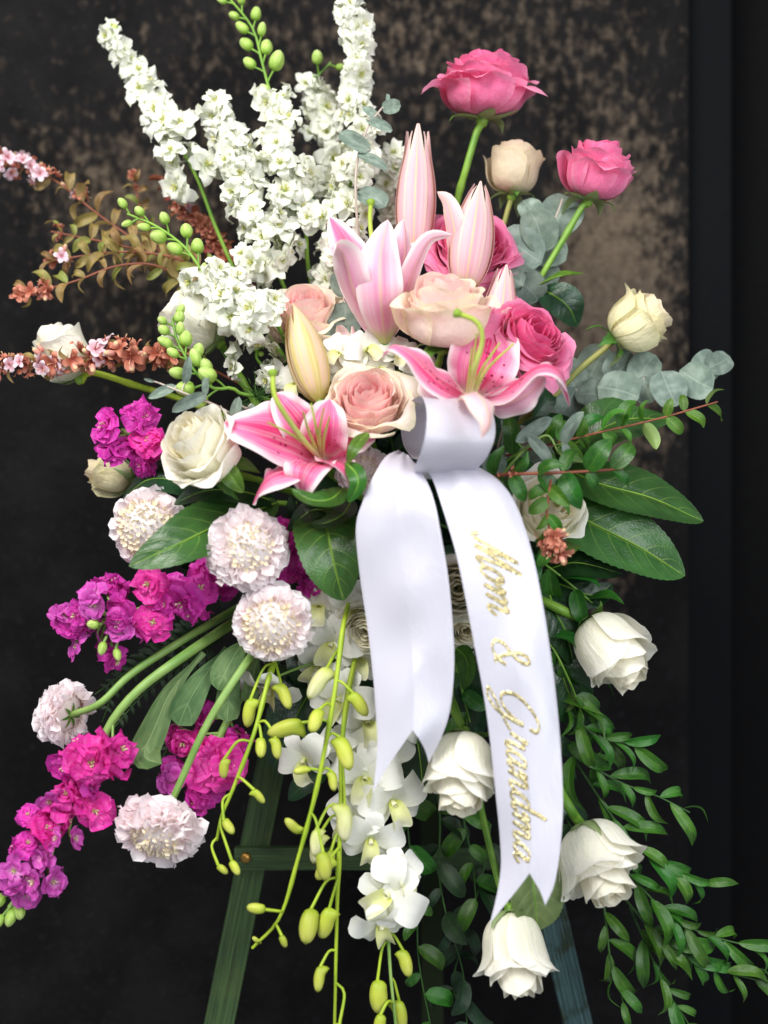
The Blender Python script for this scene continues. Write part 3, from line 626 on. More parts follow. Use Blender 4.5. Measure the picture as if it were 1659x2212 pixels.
def scabiosa(label, ctr, d, R, axis, seed, stem=None, squash=0.8, eye=0.45, back=False, pl=1.0):
    """a double pincushion: ruffled florets over a dome, small tubes at the eye, longer rays round the rim"""
    rg = np.random.RandomState(seed); b = P(ctr[0], ctr[1], d); R = L(R, d); ax = DIR(*axis); th = thing('scabiosa', label, 'scabiosa', b, 'pale scabiosa heads')
    M = frame(b, ax, UPV)
    A = Acc(); N = 270
    for k in range(N):
        f = (k+0.5)/N; th_ = math.acos(1-1.55*f); ph = k*2.39996
        e = np.array([math.sin(th_)*math.cos(ph), math.sin(th_)*math.sin(ph), math.cos(th_)*squash]); big = f > eye*0.5
        l = R*(0.14 if not big else 0.29*pl)*rg.uniform(.8, 1.25); w = l*(0.42 if not big else 0.6)
        s0 = nrm(np.cross(e, [0.2, 0.1, 1.0])); o = e*R*0.72
        tl = nrm(e+rg.normal(size=3)*0.30+(np.array([e[0], e[1], 0])*0.5 if big else 0))
        g = blade([o, o+tl*l*0.6, o+tl*l+rg.normal(size=3)*l*0.18+np.array([e[0], e[1], 0])*l*0.25], w, nrm(UPV+rg.normal(size=3)*0.5), 0.7, 0.26, 0.3, nu=5, nv=5, cup=0.5, ruf=0.22, rf=1.0, ph=rg.uniform(0, 6), serr=2, sa=0.3)
        A.grid(g, 0 if big else 1)
    core = lathe_grid([(0, -0.35*R*squash), (0.45*R, -0.3*R*squash), (0.78*R, 0), (0.66*R, 0.44*R*squash), (0.4*R, 0.68*R*squash), (0, 0.77*R*squash)], 14); A.grid(core, 0, True)
    m = add('floret_mass', A.build('floret_mass', [M_SCAB, M_SCABC]), th, M); m['kind'] = 'stuff'
    for k in range(34):
        an = k*2.39996; e = np.array([math.cos(an), math.sin(an), 0]); l = R*rg.uniform(.34, .50); o = e*R*0.62+UPV*R*rg.uniform(-.28, .16)
        pts = [o, o+e*l*0.5+UPV*l*rg.uniform(-.1, .25), o+e*l+UPV*l*rg.uniform(-.45, .25)]
        g = blade(pts, l*rg.uniform(.36, .5), UPV, 0.7, 0.22, 0.3, nu=9, nv=9, cup=0.05, ruf=0.16, rf=2.0, ph=rg.uniform(0, 6), serr=4, sa=0.22)
        add('petal', Acc().grid(g).build('petal', M_SCAB), th, M)
    if back:
        for k in range(7):
            an = k*0.9; e = np.array([math.cos(an), math.sin(an), 0]); o = -UPV*R*0.36*squash
            g = blade([o+e*R*0.05, o+e*R*0.25-UPV*R*0.05, o+e*R*0.48-UPV*R*0.02], R*0.06, -UPV, 0.5, 0.9, 0.3, nu=7, nv=5, cup=0.2); add('bract', Acc().grid(g).build('bract', M_LEAF['sepal']), th, M)
    if stem: stem_part(th, [b-ax*R*(0.25)]+PP(stem), L(7), L(9), M_STEM['pale'], n=30, seed=seed)
    return th

def orchid_mesh(seed):
    rg = np.random.RandomState(seed); A = Acc()
    spec = [(90, 1.0, .34, .0), (210, .95, .32, -.05), (330, .95, .32, -.05), (25, 1.05, .50, .12), (155, 1.05, .50, .12)]
    for an, l, w, f in spec:
        an = math.radians(an+rg.uniform(-9, 9)); e = np.array([math.cos(an), math.sin(an), 0]); l *= rg.uniform(.92, 1.06)
        g = blade([np.zeros(3), e*l*0.5+UPV*l*(0.16+f), e*l*0.85+UPV*l*(0.15+f*0.5), e*l+UPV*l*rg.uniform(-.12, .12)], w, UPV, 0.6, 0.38, 0.0, nu=12, nv=7, cup=0.12, ruf=0.05, rf=1.2, ph=rg.uniform(0, 6)); g[0] = 0; A.grid(g, 0)
    e = np.array([0, -1, 0])
    g = blade([np.zeros(3), e*0.18+UPV*0.30, e*0.45+UPV*0.42, e*0.75+UPV*0.28], 0.30, nrm(np.array([0, .4, 1])), 0.7, 0.35, 0.0, nu=12, nv=9, cup=0.85, ruf=0.08, rf=1.5); g[0] = 0; A.grid(g, 1)
    A.tube([np.zeros(3), UPV*0.18, UPV*0.30+np.array([0, -.06, 0])], 0.07, 0.09, 1, 7, 5)
    return A.build('flower', [M_ORCH, M_ORCHL], weld=0.012)
ORCH = [orchid_mesh(i) for i in range(5)]
def orchid(label, pts, flowers, buds, seed, stem_m='lime', sr=(5.5, 3)):
    """pts foot to tip; flowers (x,y,d,size,dirx,dirup,toward); buds (x,y,size,dirx,dirup,sx,sy,pale) with sx,sy the joint on the stem"""
    rg = np.random.RandomState(seed); q = PP(pts); th = thing('orchid_spray', label, 'orchid', q[0], 'orchid sprays'); c = cr(q, 80)
    stem_part(th, q, L(sr[0]), L(sr[1]), M_STEM[stem_m], n=50, knobs=5, seed=seed)
    def joint(p):
        j = int(np.argmin(np.linalg.norm((c-p)[:, [0, 2]], axis=1))); return c[j]
    for (x, y, d, size, dx, du, dt) in flowers:
        p = P(x, y, d); z = DIR(dx, du, dt); f = add('flower', ORCH[rg.randint(5)], th, frame(p, z, rg.normal(size=3)*0.4+np.array([1, 0, 0]), L(size, d)))
        j = joint(p+UPV*L(30)); add('pedicel', Acc().tube([j, (j+p)/2+UPV*L(12), p-nrm(z)*L(14), p], L(2.6), L(3), 0, 5, 8).build('pedicel', M_STEM['pale']), f)
    for (x, y, size, dx, du, sx, sy, pale) in buds:
        # x,y where the pedicel meets the bud, dir where the bud points
        d = 0.0; j0 = P(sx, sy, 0.1); j = c[int(np.argmin(np.linalg.norm((c-j0)[:, [0, 2]], axis=1)))]; d = -j[1]
        dd = d+rg.uniform(-.006, .016); p = P(x, y, dd); z = DIR(dx, du, rg.uniform(-.2, .4))
        f = add('bud', OBUD[(3 if pale else 0)+rg.randint(3)], th, frame(p, z, DIR(-math.copysign(1, dx+(x-sx)*0.05), 0.1, 0.2), L(size, dd)))
        m = (j+p)/2-z*np.linalg.norm(p-j)*0.28
        add('pedicel', Acc().tube([j, m, p+z*L(size)*0.05], L(2.6), L(3.4), 0, 6, 10).build('pedicel', M_STEM['lime']), f)
    return th
def bigleaf(label, pts, W, n0, mat='big', seed=0, cat='leaf', name='broad_leaf', stalk=None, **kw):
    k = dict(a=0.62, b=0.72, base=0.06, nu=46, nv=17, cup=0.05, fold=0.08, ruf=0.04, rf=1.5, serr=23, sa=0.035, quilt=8, qa=0.018, mid=0.06); k.update(kw)
    q = PP(pts); th = thing(name, label, cat, q[0]); g = blade(q, L(W, pts[0][2]), DIR(*n0), ph=seed*1.3, **k)
    add('leaf_blade', Acc().grid(g).build('leaf_blade', M_LEAF[mat]), th)
    c = cr(q, 30); t, n = frames(c, DIR(*n0))
    add('midrib', Acc().tube(c[::3]-n[::3]*L(1.5), L(2.6), L(0.8), 0, 6, 14).build('midrib', M_STEM['green']), th)
    if stalk: stem_part(th, [q[0]]+PP(stalk), L(4), L(5), M_STEM['green'], name='stalk')
    return th
# ------------------------------------------------------------------ setting: wall, recess, easel
def boxmesh(name, c, size, mat, rot=None, bev=0.0, uvax=2):
    """box with bevelled edges; UV runs along its longest axis"""
    import bmesh
    bm = bmesh.new(); bmesh.ops.create_cube(bm, size=1.0)
    for v in bm.verts: v.co = Vector((v.co.x*size[0], v.co.y*size[1], v.co.z*size[2]))
    if bev: bmesh.ops.bevel(bm, geom=list(bm.edges), offset=bev, segments=2, affect='EDGES', profile=0.7)
    uvl = bm.loops.layers.uv.new("UVMap")
    for f in bm.faces:
        for l in f.loops:
            co = l.vert.co; oth = [i for i in range(3) if i != uvax]; l[uvl].uv = (co[uvax]/size[uvax]+0.5, (co[oth[0]]/size[oth[0]]+co[oth[1]]/size[oth[1]])*0.5+0.5)
    me = bpy.data.meshes.new(name); bm.to_mesh(me); bm.free(); me.materials.append(mat)
    return me
WALL_D = -0.26
wl, wr = P(-700, 0, WALL_D)[0], P(1492, 0, WALL_D)[0]
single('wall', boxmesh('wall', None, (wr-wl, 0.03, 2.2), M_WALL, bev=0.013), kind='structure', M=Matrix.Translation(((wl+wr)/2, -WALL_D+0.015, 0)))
x3 = P(1590, 0, WALL_D)[0]
single('wall_edge', boxmesh('wall_edge', None, (x3-wr+0.03, 0.03, 2.2), plain('dark_edge_board', '#0e0f12', .8), bev=.003), kind='structure', M=Matrix.Translation(((wr+x3-0.03)/2, -WALL_D+0.033, 0)))
xr2 = P(2400, 0, WALL_D)[0]
single('wall_recess', boxmesh('wall_recess', None, (xr2-wr+0.1, 0.03, 2.2), M_BLACK), kind='structure', M=Matrix.Translation(((wr+xr2)/2, -WALL_D+0.075, 0)))

def post(th, name, a, b, w, thick, mat, bev=0.0012, grooves=0):
    a = np.asarray(a); b = np.asarray(b); ax = nrm(b-a); ln = np.linalg.norm(b-a)
    x = nrm(np.cross(ax, TOW)); y = np.cross(ax, x)
    M = Matrix(((x[0], y[0], ax[0], (a+b)[0]/2), (x[1], y[1], ax[1], (a+b)[1]/2), (x[2], y[2], ax[2], (a+b)[2]/2), (0, 0, 0, 1)))
    p = add(name, boxmesh(name, None, (w, thick, ln), mat, bev=bev), th, M)
    for g in range(grooves):
        gx = (g-(grooves-1)/2)*w/grooves
        add('reeding', Acc().tube([(gx, 0, -ln*0.498), (gx, 0, 0), (gx, 0, ln*0.498)], w/grooves*0.36, w/grooves*0.36, 0, 8, 5).build('reeding', mat), p, M @ Matrix.Translation((0, (-1 if y[1] > 0 else 1)*thick*0.5, 0)))
    return p
M_WOODD = plain('dark_timber', '#232c1a', .7)
ea = thing('easel', 'green stained timber easel standing behind and below the flowers', 'easel', P(830, 2300, -0.09))
post(ea, 'leg', P(628, 1440, -0.072), P(450, 2330, -0.045), L(66), 0.012, M_WOOD)
post(ea, 'leg', P(1130, 1700, -0.055), P(1296, 2420, -0.035), L(64), 0.012, M_WOODB, grooves=7)
post(ea, 'leg', P(930, 1500, -0.115), P(935, 2330, -0.135), L(52), 0.012, M_WOODD)
cb = post(ea, 'crossbar', P(507, 1853, -0.050), P(1180, 1853, -0.050), L(50), 0.010, M_WOOD)
sm = Acc().grid(lathe_grid([(0, 0.0030), (0.0026, 0.0028), (0.0044, 0.0016), (0.0050, 0.0)], 14), 0, True).build('screw', M_BRASS, weld=1e-6)
add('screw', sm, cb, frame(P(531, 1853, -0.0445), TOW))
add('screw', sm, cb, frame(P(1150, 1853, -0.0445), TOW))

# the block of foam that holds the stems, and its cage
fo = thing('floral_foam_block', 'dark green soaked foam block in a plastic cage behind the flowers', 'floral foam', P(850, 1330, -0.05))
add('foam', boxmesh('foam', None, (L(330), 0.055, L(400)), M_FOAM, bev=0.008), fo, Matrix.Translation(tuple(P(850, 1130, -0.045))))
for k in range(4): add('cage_bar', Acc().tube(PP([(675, 970+k*100), (1025, 970+k*100)], -0.012), L(4), L(4), 0, 6, 4).build('cage_bar', M_CAGE), fo)
for k in range(4): add('cage_bar', Acc().tube(PP([(690+k*106, 935), (690+k*106, 1325)], -0.0145), L(4), L(4), 0, 6, 4).build('cage_bar', M_CAGE), fo)

# ------------------------------------------------------------------ ribbon
rb = thing('ribbon_bow', 'white satin ribbon bow with one loop and gold glitter lettering on a tail', 'ribbon', P(930, 1030, 0.09))
def sheet(rows, ns, nv, notch=0.0, bow=0.0, wav=0.0, pleat=0.0):
    """rows: left x,y,d, right x,y,d -> function surf(s,v) and grid"""
    Lp = np.array([P(r[0], r[1], r[2]) for r in rows]); Rp = np.array([P(r[3], r[4], r[5]) for r in rows])
    NS = 200; Lc, Rc = cr(Lp, NS), cr(Rp, NS)
    def surf(s, v):
        i = np.clip(s, 0, 1)*(NS-1); i0 = np.floor(i).astype(int); i0 = np.minimum(i0, NS-2); f = (i-i0)[..., None]
        l = Lc[i0]*(1-f)+Lc[i0+1]*f; r = Rc[i0]*(1-f)+Rc[i0+1]*f; vv = v[..., None]
        p = l*(1-vv)+r*vv
        c = bow*np.sin(np.pi*v)+pleat*np.exp(-s/0.09)*np.sin(v*2*np.pi*2.5+.6)+pleat*.45*np.exp(-s/0.2)*np.sin(v*2*np.pi*1.3+2)+wav*(np.sin(s*9+v*2.5)+0.6*np.sin(s*17-v*3.1+1)+0.35*np.sin(s*31+v*5+2))*np.sin(np.pi*v*0.9+0.3)
        p[..., 1] -= c
        return p
    s = np.linspace(0, 1, ns)[:, None]*np.ones(nv)[None, :]; v = np.linspace(0, 1, nv)[None, :]*np.ones(ns)[:, None]
    if notch: s = s*(1-notch*(1-np.abs(2*v-1)))
    return surf, surf(s, v)
tailL_rows = [(860, 972, .085, 885, 985, .09), (832, 988, .115, 905, 1012, .122), (806, 1030, .135, 925, 1046, .148), (783, 1085, .138, 940, 1090, .158), (769, 1140, .136, 951, 1145, .160), (777, 1240, .132, 968, 1245, .156), (793, 1350, .130, 978, 1350, .150), (805, 1450, .132, 981, 1440, .147), (812, 1540, .136, 973, 1530, .143), (815, 1620, .141, 955, 1590, .139), (806, 1712, .146, 926, 1648, .134)]
tailR_rows = [(905, 985, .090, 985, 985, .100), (918, 1012, .120, 1040, 1012, .125), (935, 1038, .138, 1082, 1042, .136), (955, 1095, .150, 1117, 1095, .140), (985, 1195, .158, 1150, 1195, .144), (1007, 1300, .160, 1172, 1300, .146), (1026, 1400, .160, 1188, 1400, .146), (1045, 1500, .157, 1201, 1500, .146), (1060, 1610, .153, 1211, 1610, .147), (1071, 1720, .148, 1216, 1720, .150), (1079, 1800, .145, 1214, 1790, .153), (1082, 1870, .146, 1207, 1860, .155), (1074, 1930, .150, 1196, 1915, .156), (1058, 1996, .156, 1178, 1956, .157)]
sL, gL = sheet(tailL_rows, 90, 17, notch=0.135, bow=0.004, wav=0.003, pleat=0.005)
sR, gR = sheet(tailR_rows, 110, 17, notch=0.085, bow=0.003, wav=0.0026, pleat=0.0045)
add('ribbon_tail', Acc().grid(gL).build('ribbon_tail', M_SATIN), rb, label='plain white ribbon tail with a notched end')
tr = add('ribbon_tail', Acc().grid(gR).build('ribbon_tail', M_SATIN), rb, label='white ribbon tail lettered in gold glitter')
rows = [(890, 990, .085, 985, 1012, .08), (872, 962, .07, 1012, 985, .06), (866, 922, .066, 1035, 930, .05), (875, 882, .075, 1034, 885, .055), (899, 858, .108, 1040, 862, .09), (914, 861, .148, 1055, 873, .13),
        (922, 893, .170, 1067, 903, .15), (919, 938, .176, 1069, 943, .158), (907, 983, .167, 1053, 985, .15), (894, 1014, .142, 1026, 1016, .128), (903, 1034, .115, 985, 1037, .105)]
_, gO = sheet(rows, 80, 13, bow=0.0)
add('ribbon_loop', Acc().grid(gO).build('ribbon_loop', M_SATIN), rb)

# gold lettering laid on the tail: reading runs down the ribbon, letter tops to the right
GL = {
 'M': ([[(-.25, .45), (-.1, .1), (.12, .15), (.45, 1.1), (.78, 2.0)], [(.78, 2.0), (.66, 1.1), (.62, .0)], [(.62, .0), (1.0, 1.0), (1.45, 2.05)], [(1.45, 2.05), (1.3, 1.0), (1.28, .2), (1.42, -.02), (1.7, .3)]], 1.7),
 'o': ([[(.62, .92), (.38, .98), (.12, .62), (.16, .14), (.42, .0), (.68, .3), (.72, .78), (.55, .96), (.58, .7), (.95, .72)]], 0.95),
 'm': ([[(-.05, .55), (.16, .98), (.24, .8), (.14, .0)], [(.14, .0), (.34, .7), (.56, 1.0), (.64, .78), (.54, .0)], [(.54, .0), (.74, .7), (.98, 1.0), (1.04, .72), (.98, .16), (1.12, .0), (1.36, .35)]], 1.36),
 'n': ([[(-.05, .55), (.16, .98), (.24, .8), (.14, .0)], [(.14, .0), (.34, .7), (.58, 1.0), (.66, .72), (.58, .16), (.72, .0), (.98, .35)]], 0.98),
 'a': ([[(.70, .86), (.46, 1.0), (.16, .66), (.12, .16), (.30, .0), (.54, .3), (.72, .95)], [(.74, 1.0), (.62, .3), (.72, .0), (1.0, .35)]], 1.0),
 'd': ([[(.70, .86), (.46, 1.0), (.16, .66), (.12, .16), (.30, .0), (.54, .3), (.72, .95)], [(.92, 2.05), (.76, 1.1), (.62, .3), (.72, .0), (1.0, .35)]], 1.0),
 'r': ([[(-.05, .3), (.12, .8), (.2, 1.14), (.3, .9), (.55, .94), (.46, .5), (.46, .12), (.58, .0), (.82, .35)]], 0.82),
 'G': ([[(1.25, 1.3), (1.3, 1.6), (1.0, 1.78), (.5, 1.45), (.15, .8), (.25, .18), (.6, .05), (1.0, .45), (1.22, 1.0)], [(1.22, 1.0), (1.1, .3), (.9, -.3), (.5, -.6), (.15, -.5)], [(.15, -.5), (.6, -.22), (1.1, .0), (1.55, .3)]], 1.55),
 '&': ([[(1.25, .5), (1.0, .1), (.55, -.05), (.15, .2), (.2, .6), (.6, .95), (.85, 1.4), (.75, 1.75), (.5, 1.7), (.42, 1.3), (.65, .7), (1.1, .05), (1.3, .0)]], 1.3)}
cy_ = np.array([sR(np.array([s]), np.array([0.3]))[0] for s in np.linspace(0, 1, 400)])
yy_ = 1106-cy_[:, 2]/(S*(D+cy_[:, 1])/D)         # layout height of each station
def s_at(y): return np.interp(y, yy_, np.linspace(0, 1, 400))
def letter(ch, y0, adv, xh, base):
    strokes, wd = GL[ch]; kx = adv/wd; A = Acc()
    for st in strokes:
        c = cr([(x, y) for x, y in st], 12*len(st)); c = np.column_stack([c[:, 0]*kx+0.50*c[:, 1]*xh, c[:, 1]*xh])   # units along, across
        t = np.gradient(c, axis=0); t /= np.maximum(np.linalg.norm(t, axis=1)[:, None], 1e-9); nn = np.column_stack([-t[:, 1], t[:, 0]])
        # broad-nib pen: thick on down strokes
        w = 2.1+2.7*np.abs(t[:, 1])**1.3; w[0] *= .6; w[-1] *= .6
        g = []
        for sgn in (-1, -0.4, 0.4, 1):
            q = c+nn*(w*sgn)[:, None]; s = s_at(y0+q[:, 0]); p = sR(s, base+q[:, 1]/160.0)
            p2 = sR(s+0.004, base+q[:, 1]/160.0); p3 = sR(s, base+q[:, 1]/160.0+0.02); n = np.cross(p2-p, p3-p); n /= np.linalg.norm(n, axis=1)[:, None]; n = np.where(n[:, 1:2] > 0, -n, n)
            g.append(p+n*(0.0003+0.0003*(abs(sgn) < .5)))
        A.grid(np.stack(g, 1))
    add('letter', A.build('letter', M_GOLD, weld=5e-5), tr)
for ch, y0, adv, xh, base in (('M', 1152, 64, 42, .255), ('o', 1216, 38, 44, .27), ('m', 1254, 70, 42, .27), ('&', 1372, 58, 40, .24), ('G', 1478, 92, 44, .215), ('r', 1578, 36, 42, .215), ('a', 1612, 44, 41, .215), ('n', 1656, 46, 41, .215), ('d', 1701, 46, 41, .215), ('m', 1747, 64, 41, .215), ('a', 1811, 46, 41, .215)):
    letter(ch, y0, adv, xh, base)
# ------------------------------------------------------------------ roses
RM = M_ROSE
rose('hot pink rose at the very top on a long bare stem', (1042, 252), -.02, (.06, 1, .16), 92, 142, RM['pink'], .78, 36, [(1030, 285), (1008, 360, -.02), (985, 450, -.03), (960, 640, -.04)], seed=1, ruf=.075, sep_open=.95, sw=8)
rose('hot pink rose leaning right at the upper right', (1272, 428), -.01, (.22, 1, .18), 78, 126, RM['pink'], .55, 28, [(1262, 440), (1215, 520), (1165, 605), (1080, 760, -.04)], seed=2, sep_open=.8, ruf=.065, loose=.4)
rose('full hot pink rose tucked right of the open lily', (1118, 762), .055, (.52, .55, .75), 92, 100, RM['pink'], .9, 30, [(1090, 810, .03), (1020, 880, -.02)], seed=3, ruf=.06)
rose('hot pink rose half hidden behind the upright lily bud', (1010, 570), -.005, (.12, .5, .8), 92, 105, RM['pink'], .9, 30, [(1000, 640, -.02), (970, 760, -.04)], seed=4, ruf=.05)
rose('blush rose with cream edges facing front, left of the ribbon loop', (796, 902), .072, (-.03, .62, .82), 92, 106, RM['blush'], .68, 25, [(805, 960, .05), (830, 1040, -.02)], seed=5, ruf=.05, sw=8)
rose('blush rose above the open lily, the lily pistil in front of it', (955, 742), .085, (.02, .93, .42), 102, 152, RM['blush'], .48, 24, [(945, 800, .06), (930, 900, -.01)], seed=6, ruf=.03, sep_open=1.0)
rose('blush rose peeping out behind the white larkspur and yellow lily bud', (665, 730), .02, (-.05, .7, .65), 84, 115, RM['blush'], .6, 28, [(700, 800, -.01), (760, 900, -.03)], seed=7, ruf=.04)
rose('faded mauve beige rose bud in front of the worn wall', (1105, 418), -.03, (.08, 1, .05), 69, 112, RM['mauve'], .28, 20, [(1098, 450), (1078, 520), (1040, 640), (980, 760, -.05)], seed=8, sep_open=1.2, stem_mat='tan', sw=6)
rose('cream yellow rose at far right on an olive stem', (1327, 732), .0, (.78, .55, .12), 70, 128, RM['cream'], .38, 22, [(1310, 750), (1250, 800), (1180, 870), (1060, 960, -.03)], seed=9, sep_open=1.1, stem_mat='tan')
rose('white rose at far left behind the abelia blossoms', (168, 815), -.01, (-.5, .85, .1), 70, 128, RM['white'], .3, 15, [(200, 805), (300, 835), (390, 862), (560, 930, -.03)], seed=10, sep_open=.2, stem_mat='lime', sepals=3)
rose('white rose behind the front larkspur, its green calyx showing', (470, 738), .03, (-.72, .62, .05), 80, 138, RM['white'], .3, 17, [(490, 765), (560, 880), (640, 960, 0)], seed=11, sep_open=.7, sw=9)
rose('ivory rose with pointed petals beside the speckled lily', (478, 1002), .085, (-.62, .52, .62), 90, 140, RM['white'], .55, 24, [(505, 1020, .075), (590, 1050, .03), (690, 1080, -.02)], seed=12, sep_open=.9, loose=.5, ruf=.045, sw=9)
rose('cream rose at left below the magenta stock', (283, 1040), -.01, (-.93, .3, .1), 52, 100, RM['cream'], .25, 15, [(330, 1050), (460, 1075), (640, 1090, -.03)], seed=13, sep_open=.2)
rose('white rose behind the edge of the lettered ribbon tail', (1168, 1120), .06, (.25, .42, .9), 86, 105, RM['white'], .4, 20, [(1120, 1140, .0), (1010, 1140, -.03)], seed=14, loose=.4)
rose('white rosebud pointing down right beside the lettered ribbon', (1272, 1346), .045, (.52, -.68, .50), 80, 172, RM['white'], .36, 22, [(1240, 1330), (1185, 1304), (1060, 1240, -.01)], seed=15, sep_open=.55, sw=11, loose=.3, ruf=.02)
rose('white rose hanging down between the two ribbon tails', (1003, 1588), .10, (-.10, -.9, .46), 82, 170, RM['white'], .36, 22, [(998, 1570, .095), (976, 1515, .08), (940, 1380, .0)], seed=16, sep_open=.55, sw=10, loose=.3, ruf=.02)
rose('white rose with flared petals hanging at the lower right', (1258, 1790), .075, (.32, -.78, .55), 84, 172, RM['white'], .45, 24, [(1243, 1765), (1215, 1720), (1120, 1560, .0)], seed=17, sep_open=.5, sw=11, loose=.6, ruf=.03)
rose('lowest white rose hanging under the lettered ribbon tail', (1102, 1972), .08, (.12, -.92, .42), 82, 174, RM['white'], .3, 22, [(1090, 1945, .075), (1065, 1860, .06), (1040, 1750, .05), (1000, 1560, .0)], seed=18, sep_open=.45, sw=8, loose=.3, ruf=.02)
rose('full ivory rose seen in the gap between the ribbon tails', (985, 1270), .09, (.0, .05, 1), 74, 76, RM['white'], .5, 34, [(960, 1260, .0), (900, 1200, -.03)], seed=19)
rose('small white double rose at the edge of the plain ribbon tail', (805, 1345), .055, (-.3, -.3, .9), 68, 70, RM['white'], .85, 34, [(830, 1310, .01), (850, 1200, -.03)], seed=20, ruf=.06)
rose('small white double rose under the first one, right of the plain tail', (1000, 1345), .04, (.1, -.35, .9), 52, 52, RM['white'], .85, 26, [(960, 1300, .0), (900, 1220, -.03)], seed=21, ruf=.06)

# ------------------------------------------------------------------ lilies
I, O = 'inside', 'outside'
lily('speckled pink lily open wide left of the ribbon', P(690, 1000, .07), [
    ([(692, 992, .075), (620, 950, .105), (545, 925, .118), (484, 912, .112)], 80, (-.1, .5, .9), I, dict(cup=.12, ruf=.05)),
    ([(690, 985, .075), (655, 930, .10), (618, 880, .108), (596, 848, .10)], 46, (.3, -.15, 1), I, dict(cup=.25)),
    ([(695, 985, .08), (700, 935, .112), (708, 890, .115), (712, 862, .108)], 52, (0, -.1, 1), I, dict(cup=.15)),
    ([(700, 992, .07), (745, 965, .088), (785, 945, .095), (812, 948, .092)], 46, (-.1, .4, .9), I, dict(cup=.1)),
    ([(685, 1000, .075), (635, 1015, .115), (580, 1035, .125), (545, 1090, .105)], 46, (.0, .75, .65), I, dict(cup=-.1)),
    ([(695, 1003, .078), (668, 1008, .125), (655, 1035, .132), (652, 1068, .118)], 52, (.0, .8, .6), I, dict(cup=.2, ruf=.14)),
    ([(702, 1002, .075), (728, 1000, .118), (752, 1025, .126), (764, 1068, .11)], 42, (.25, .7, .65), I, dict(cup=.1)),
   ], pistil=[(692, 990, .08), (655, 950, .125), (612, 890, .15), (592, 850, .155), (589, 806, .152)],
   stamens=[[(692, 988, .08), (668, 935, .13), (655, 890, .15)], [(694, 988, .08), (690, 935, .13), (700, 880, .15)], [(690, 990, .08), (640, 945, .13), (578, 912, .15)], [(696, 988, .08), (684, 930, .13), (672, 870, .14)], [(696, 988, .08), (700, 945, .12), (712, 900, .14)]], stem=[(690, 1000, .072), (740, 1040, .02), (800, 1060, -.03)], seed=1)
lily('open pink lily with a drooping curled tepal over the ribbon loop', P(1020, 870, .08), [
    ([(1010, 858, .095), (950, 825, .13), (885, 765, .14), (850, 748, .135), (826, 772, .125)], 46, (.25, .4, .9), I, dict(cup=-.05, ruf=.12)),
    ([(1018, 852, .085), (1035, 805, .105), (1050, 755, .098), (1062, 705, .07)], 76, (-.05, -.2, 1), I, dict(cup=.22)),
    ([(1030, 862, .095), (1100, 838, .13), (1165, 795, .142), (1210, 808, .14), (1230, 880, .12)], 46, (-.05, .6, .8), I, dict(cup=-.15, ruf=.12)),
    ([(1012, 866, .11), (1026, 850, .175), (1046, 874, .198), (1054, 915, .202), (1040, 948, .198)], 33, (.1, .85, .5), 'bud', dict(cup=-.5, ruf=.2)),
    ([(1000, 868, .09), (960, 862, .10), (925, 838, .092), (905, 800, .08)], 44, (0, .6, -.7), O, dict(cup=.0)),
    ([(1035, 872, .095), (1090, 872, .12), (1140, 850, .13), (1180, 815, .12)], 36, (0, -.5, .85), O, dict(cup=.1)),
   ], pistil=[(1015, 858, .10), (1025, 800, .15), (1042, 735, .165), (1030, 695, .17), (988, 677, .17)],
   stamens=[[(1012, 856, .10), (1018, 800, .145), (1040, 740, .15)], [(1020, 856, .10), (1040, 800, .14), (1080, 740, .14)], [(1016, 856, .10), (1022, 790, .15), (1030, 720, .155)], [(1022, 858, .10), (1050, 800, .135), (1110, 742, .14)], [(1010, 858, .10), (1014, 800, .14), (1020, 750, .15)]], stem=[(1020, 872, .085), (1000, 940, .03), (960, 1020, -.02)], seed=2)
lily('trumpet shaped pale pink lily seen from the side', P(830, 742, .06), [
    ([(832, 742, .06), (772, 640, .085), (752, 575, .10), (738, 540, .108), (716, 532, .115), (720, 552, .118)], 42, (-.6, .25, .8), O, dict(cup=-.25, ruf=.10, b=.6)),
    ([(832, 742, .062), (822, 640, .095), (822, 550, .092), (838, 474, .075)], 50, (0, .1, 1), O, dict(cup=-.35, ruf=.06)),
    ([(834, 742, .058), (862, 640, .075), (872, 550, .065), (872, 474, .05)], 44, (.5, .1, .85), O, dict(cup=-.2)),
    ([(830, 742, .05), (790, 640, .045), (755, 545, .04), (712, 468, .03)], 48, (.2, -.1, .95), I, dict(cup=.15)),
    ([(832, 742, .05), (850, 640, .035), (862, 560, .03), (880, 490, .02)], 46, (-.2, -.1, .95), I, dict(cup=.2)),
    ([(836, 738, .055), (872, 640, .07), (900, 565, .085), (930, 515, .09), (978, 508, .085)], 26, (.5, -.35, .8), O, dict(cup=-.3, ruf=.05)),
   ], pistil=[(832, 720, .05), (815, 600, .045), (800, 490, .035), (801, 438, .03)], stem=[(831, 738, .06), (832, 800, .04), (840, 900, -.02)], seed=3)
lily_bud('tallest pale pink lily bud with parted tips', (893, 562), (904, 278), .02, .005, 47, M_LILY['bud'], (.55, .5, .6), 1, stem=[(892, 600), (890, 720, -.02)])
lily_bud('pale pink lily bud right of the tallest one, one tepal curling off', (1003, 632), (1038, 396), .045, .04, 52, M_LILY['bud'], (.28, .2, .25), 2, stem=[(1000, 680), (970, 820, -.01)])
lily_bud('short pink lily bud between the blush rose and the hot pink rose', (1065, 780), (1092, 578), .06, .045, 42, M_LILY['bud'], (.4, .3, .4), 3, stem=[(1050, 830), (1010, 900, .0)])
lily_bud('yellowish closed lily bud left of the blush rose', (690, 868), (632, 660), .075, .06, 46, M_LILY['yellowbud'], (.18, .1, .15), 4, stem=[(710, 900), (760, 980, -.01)], bend=.12)
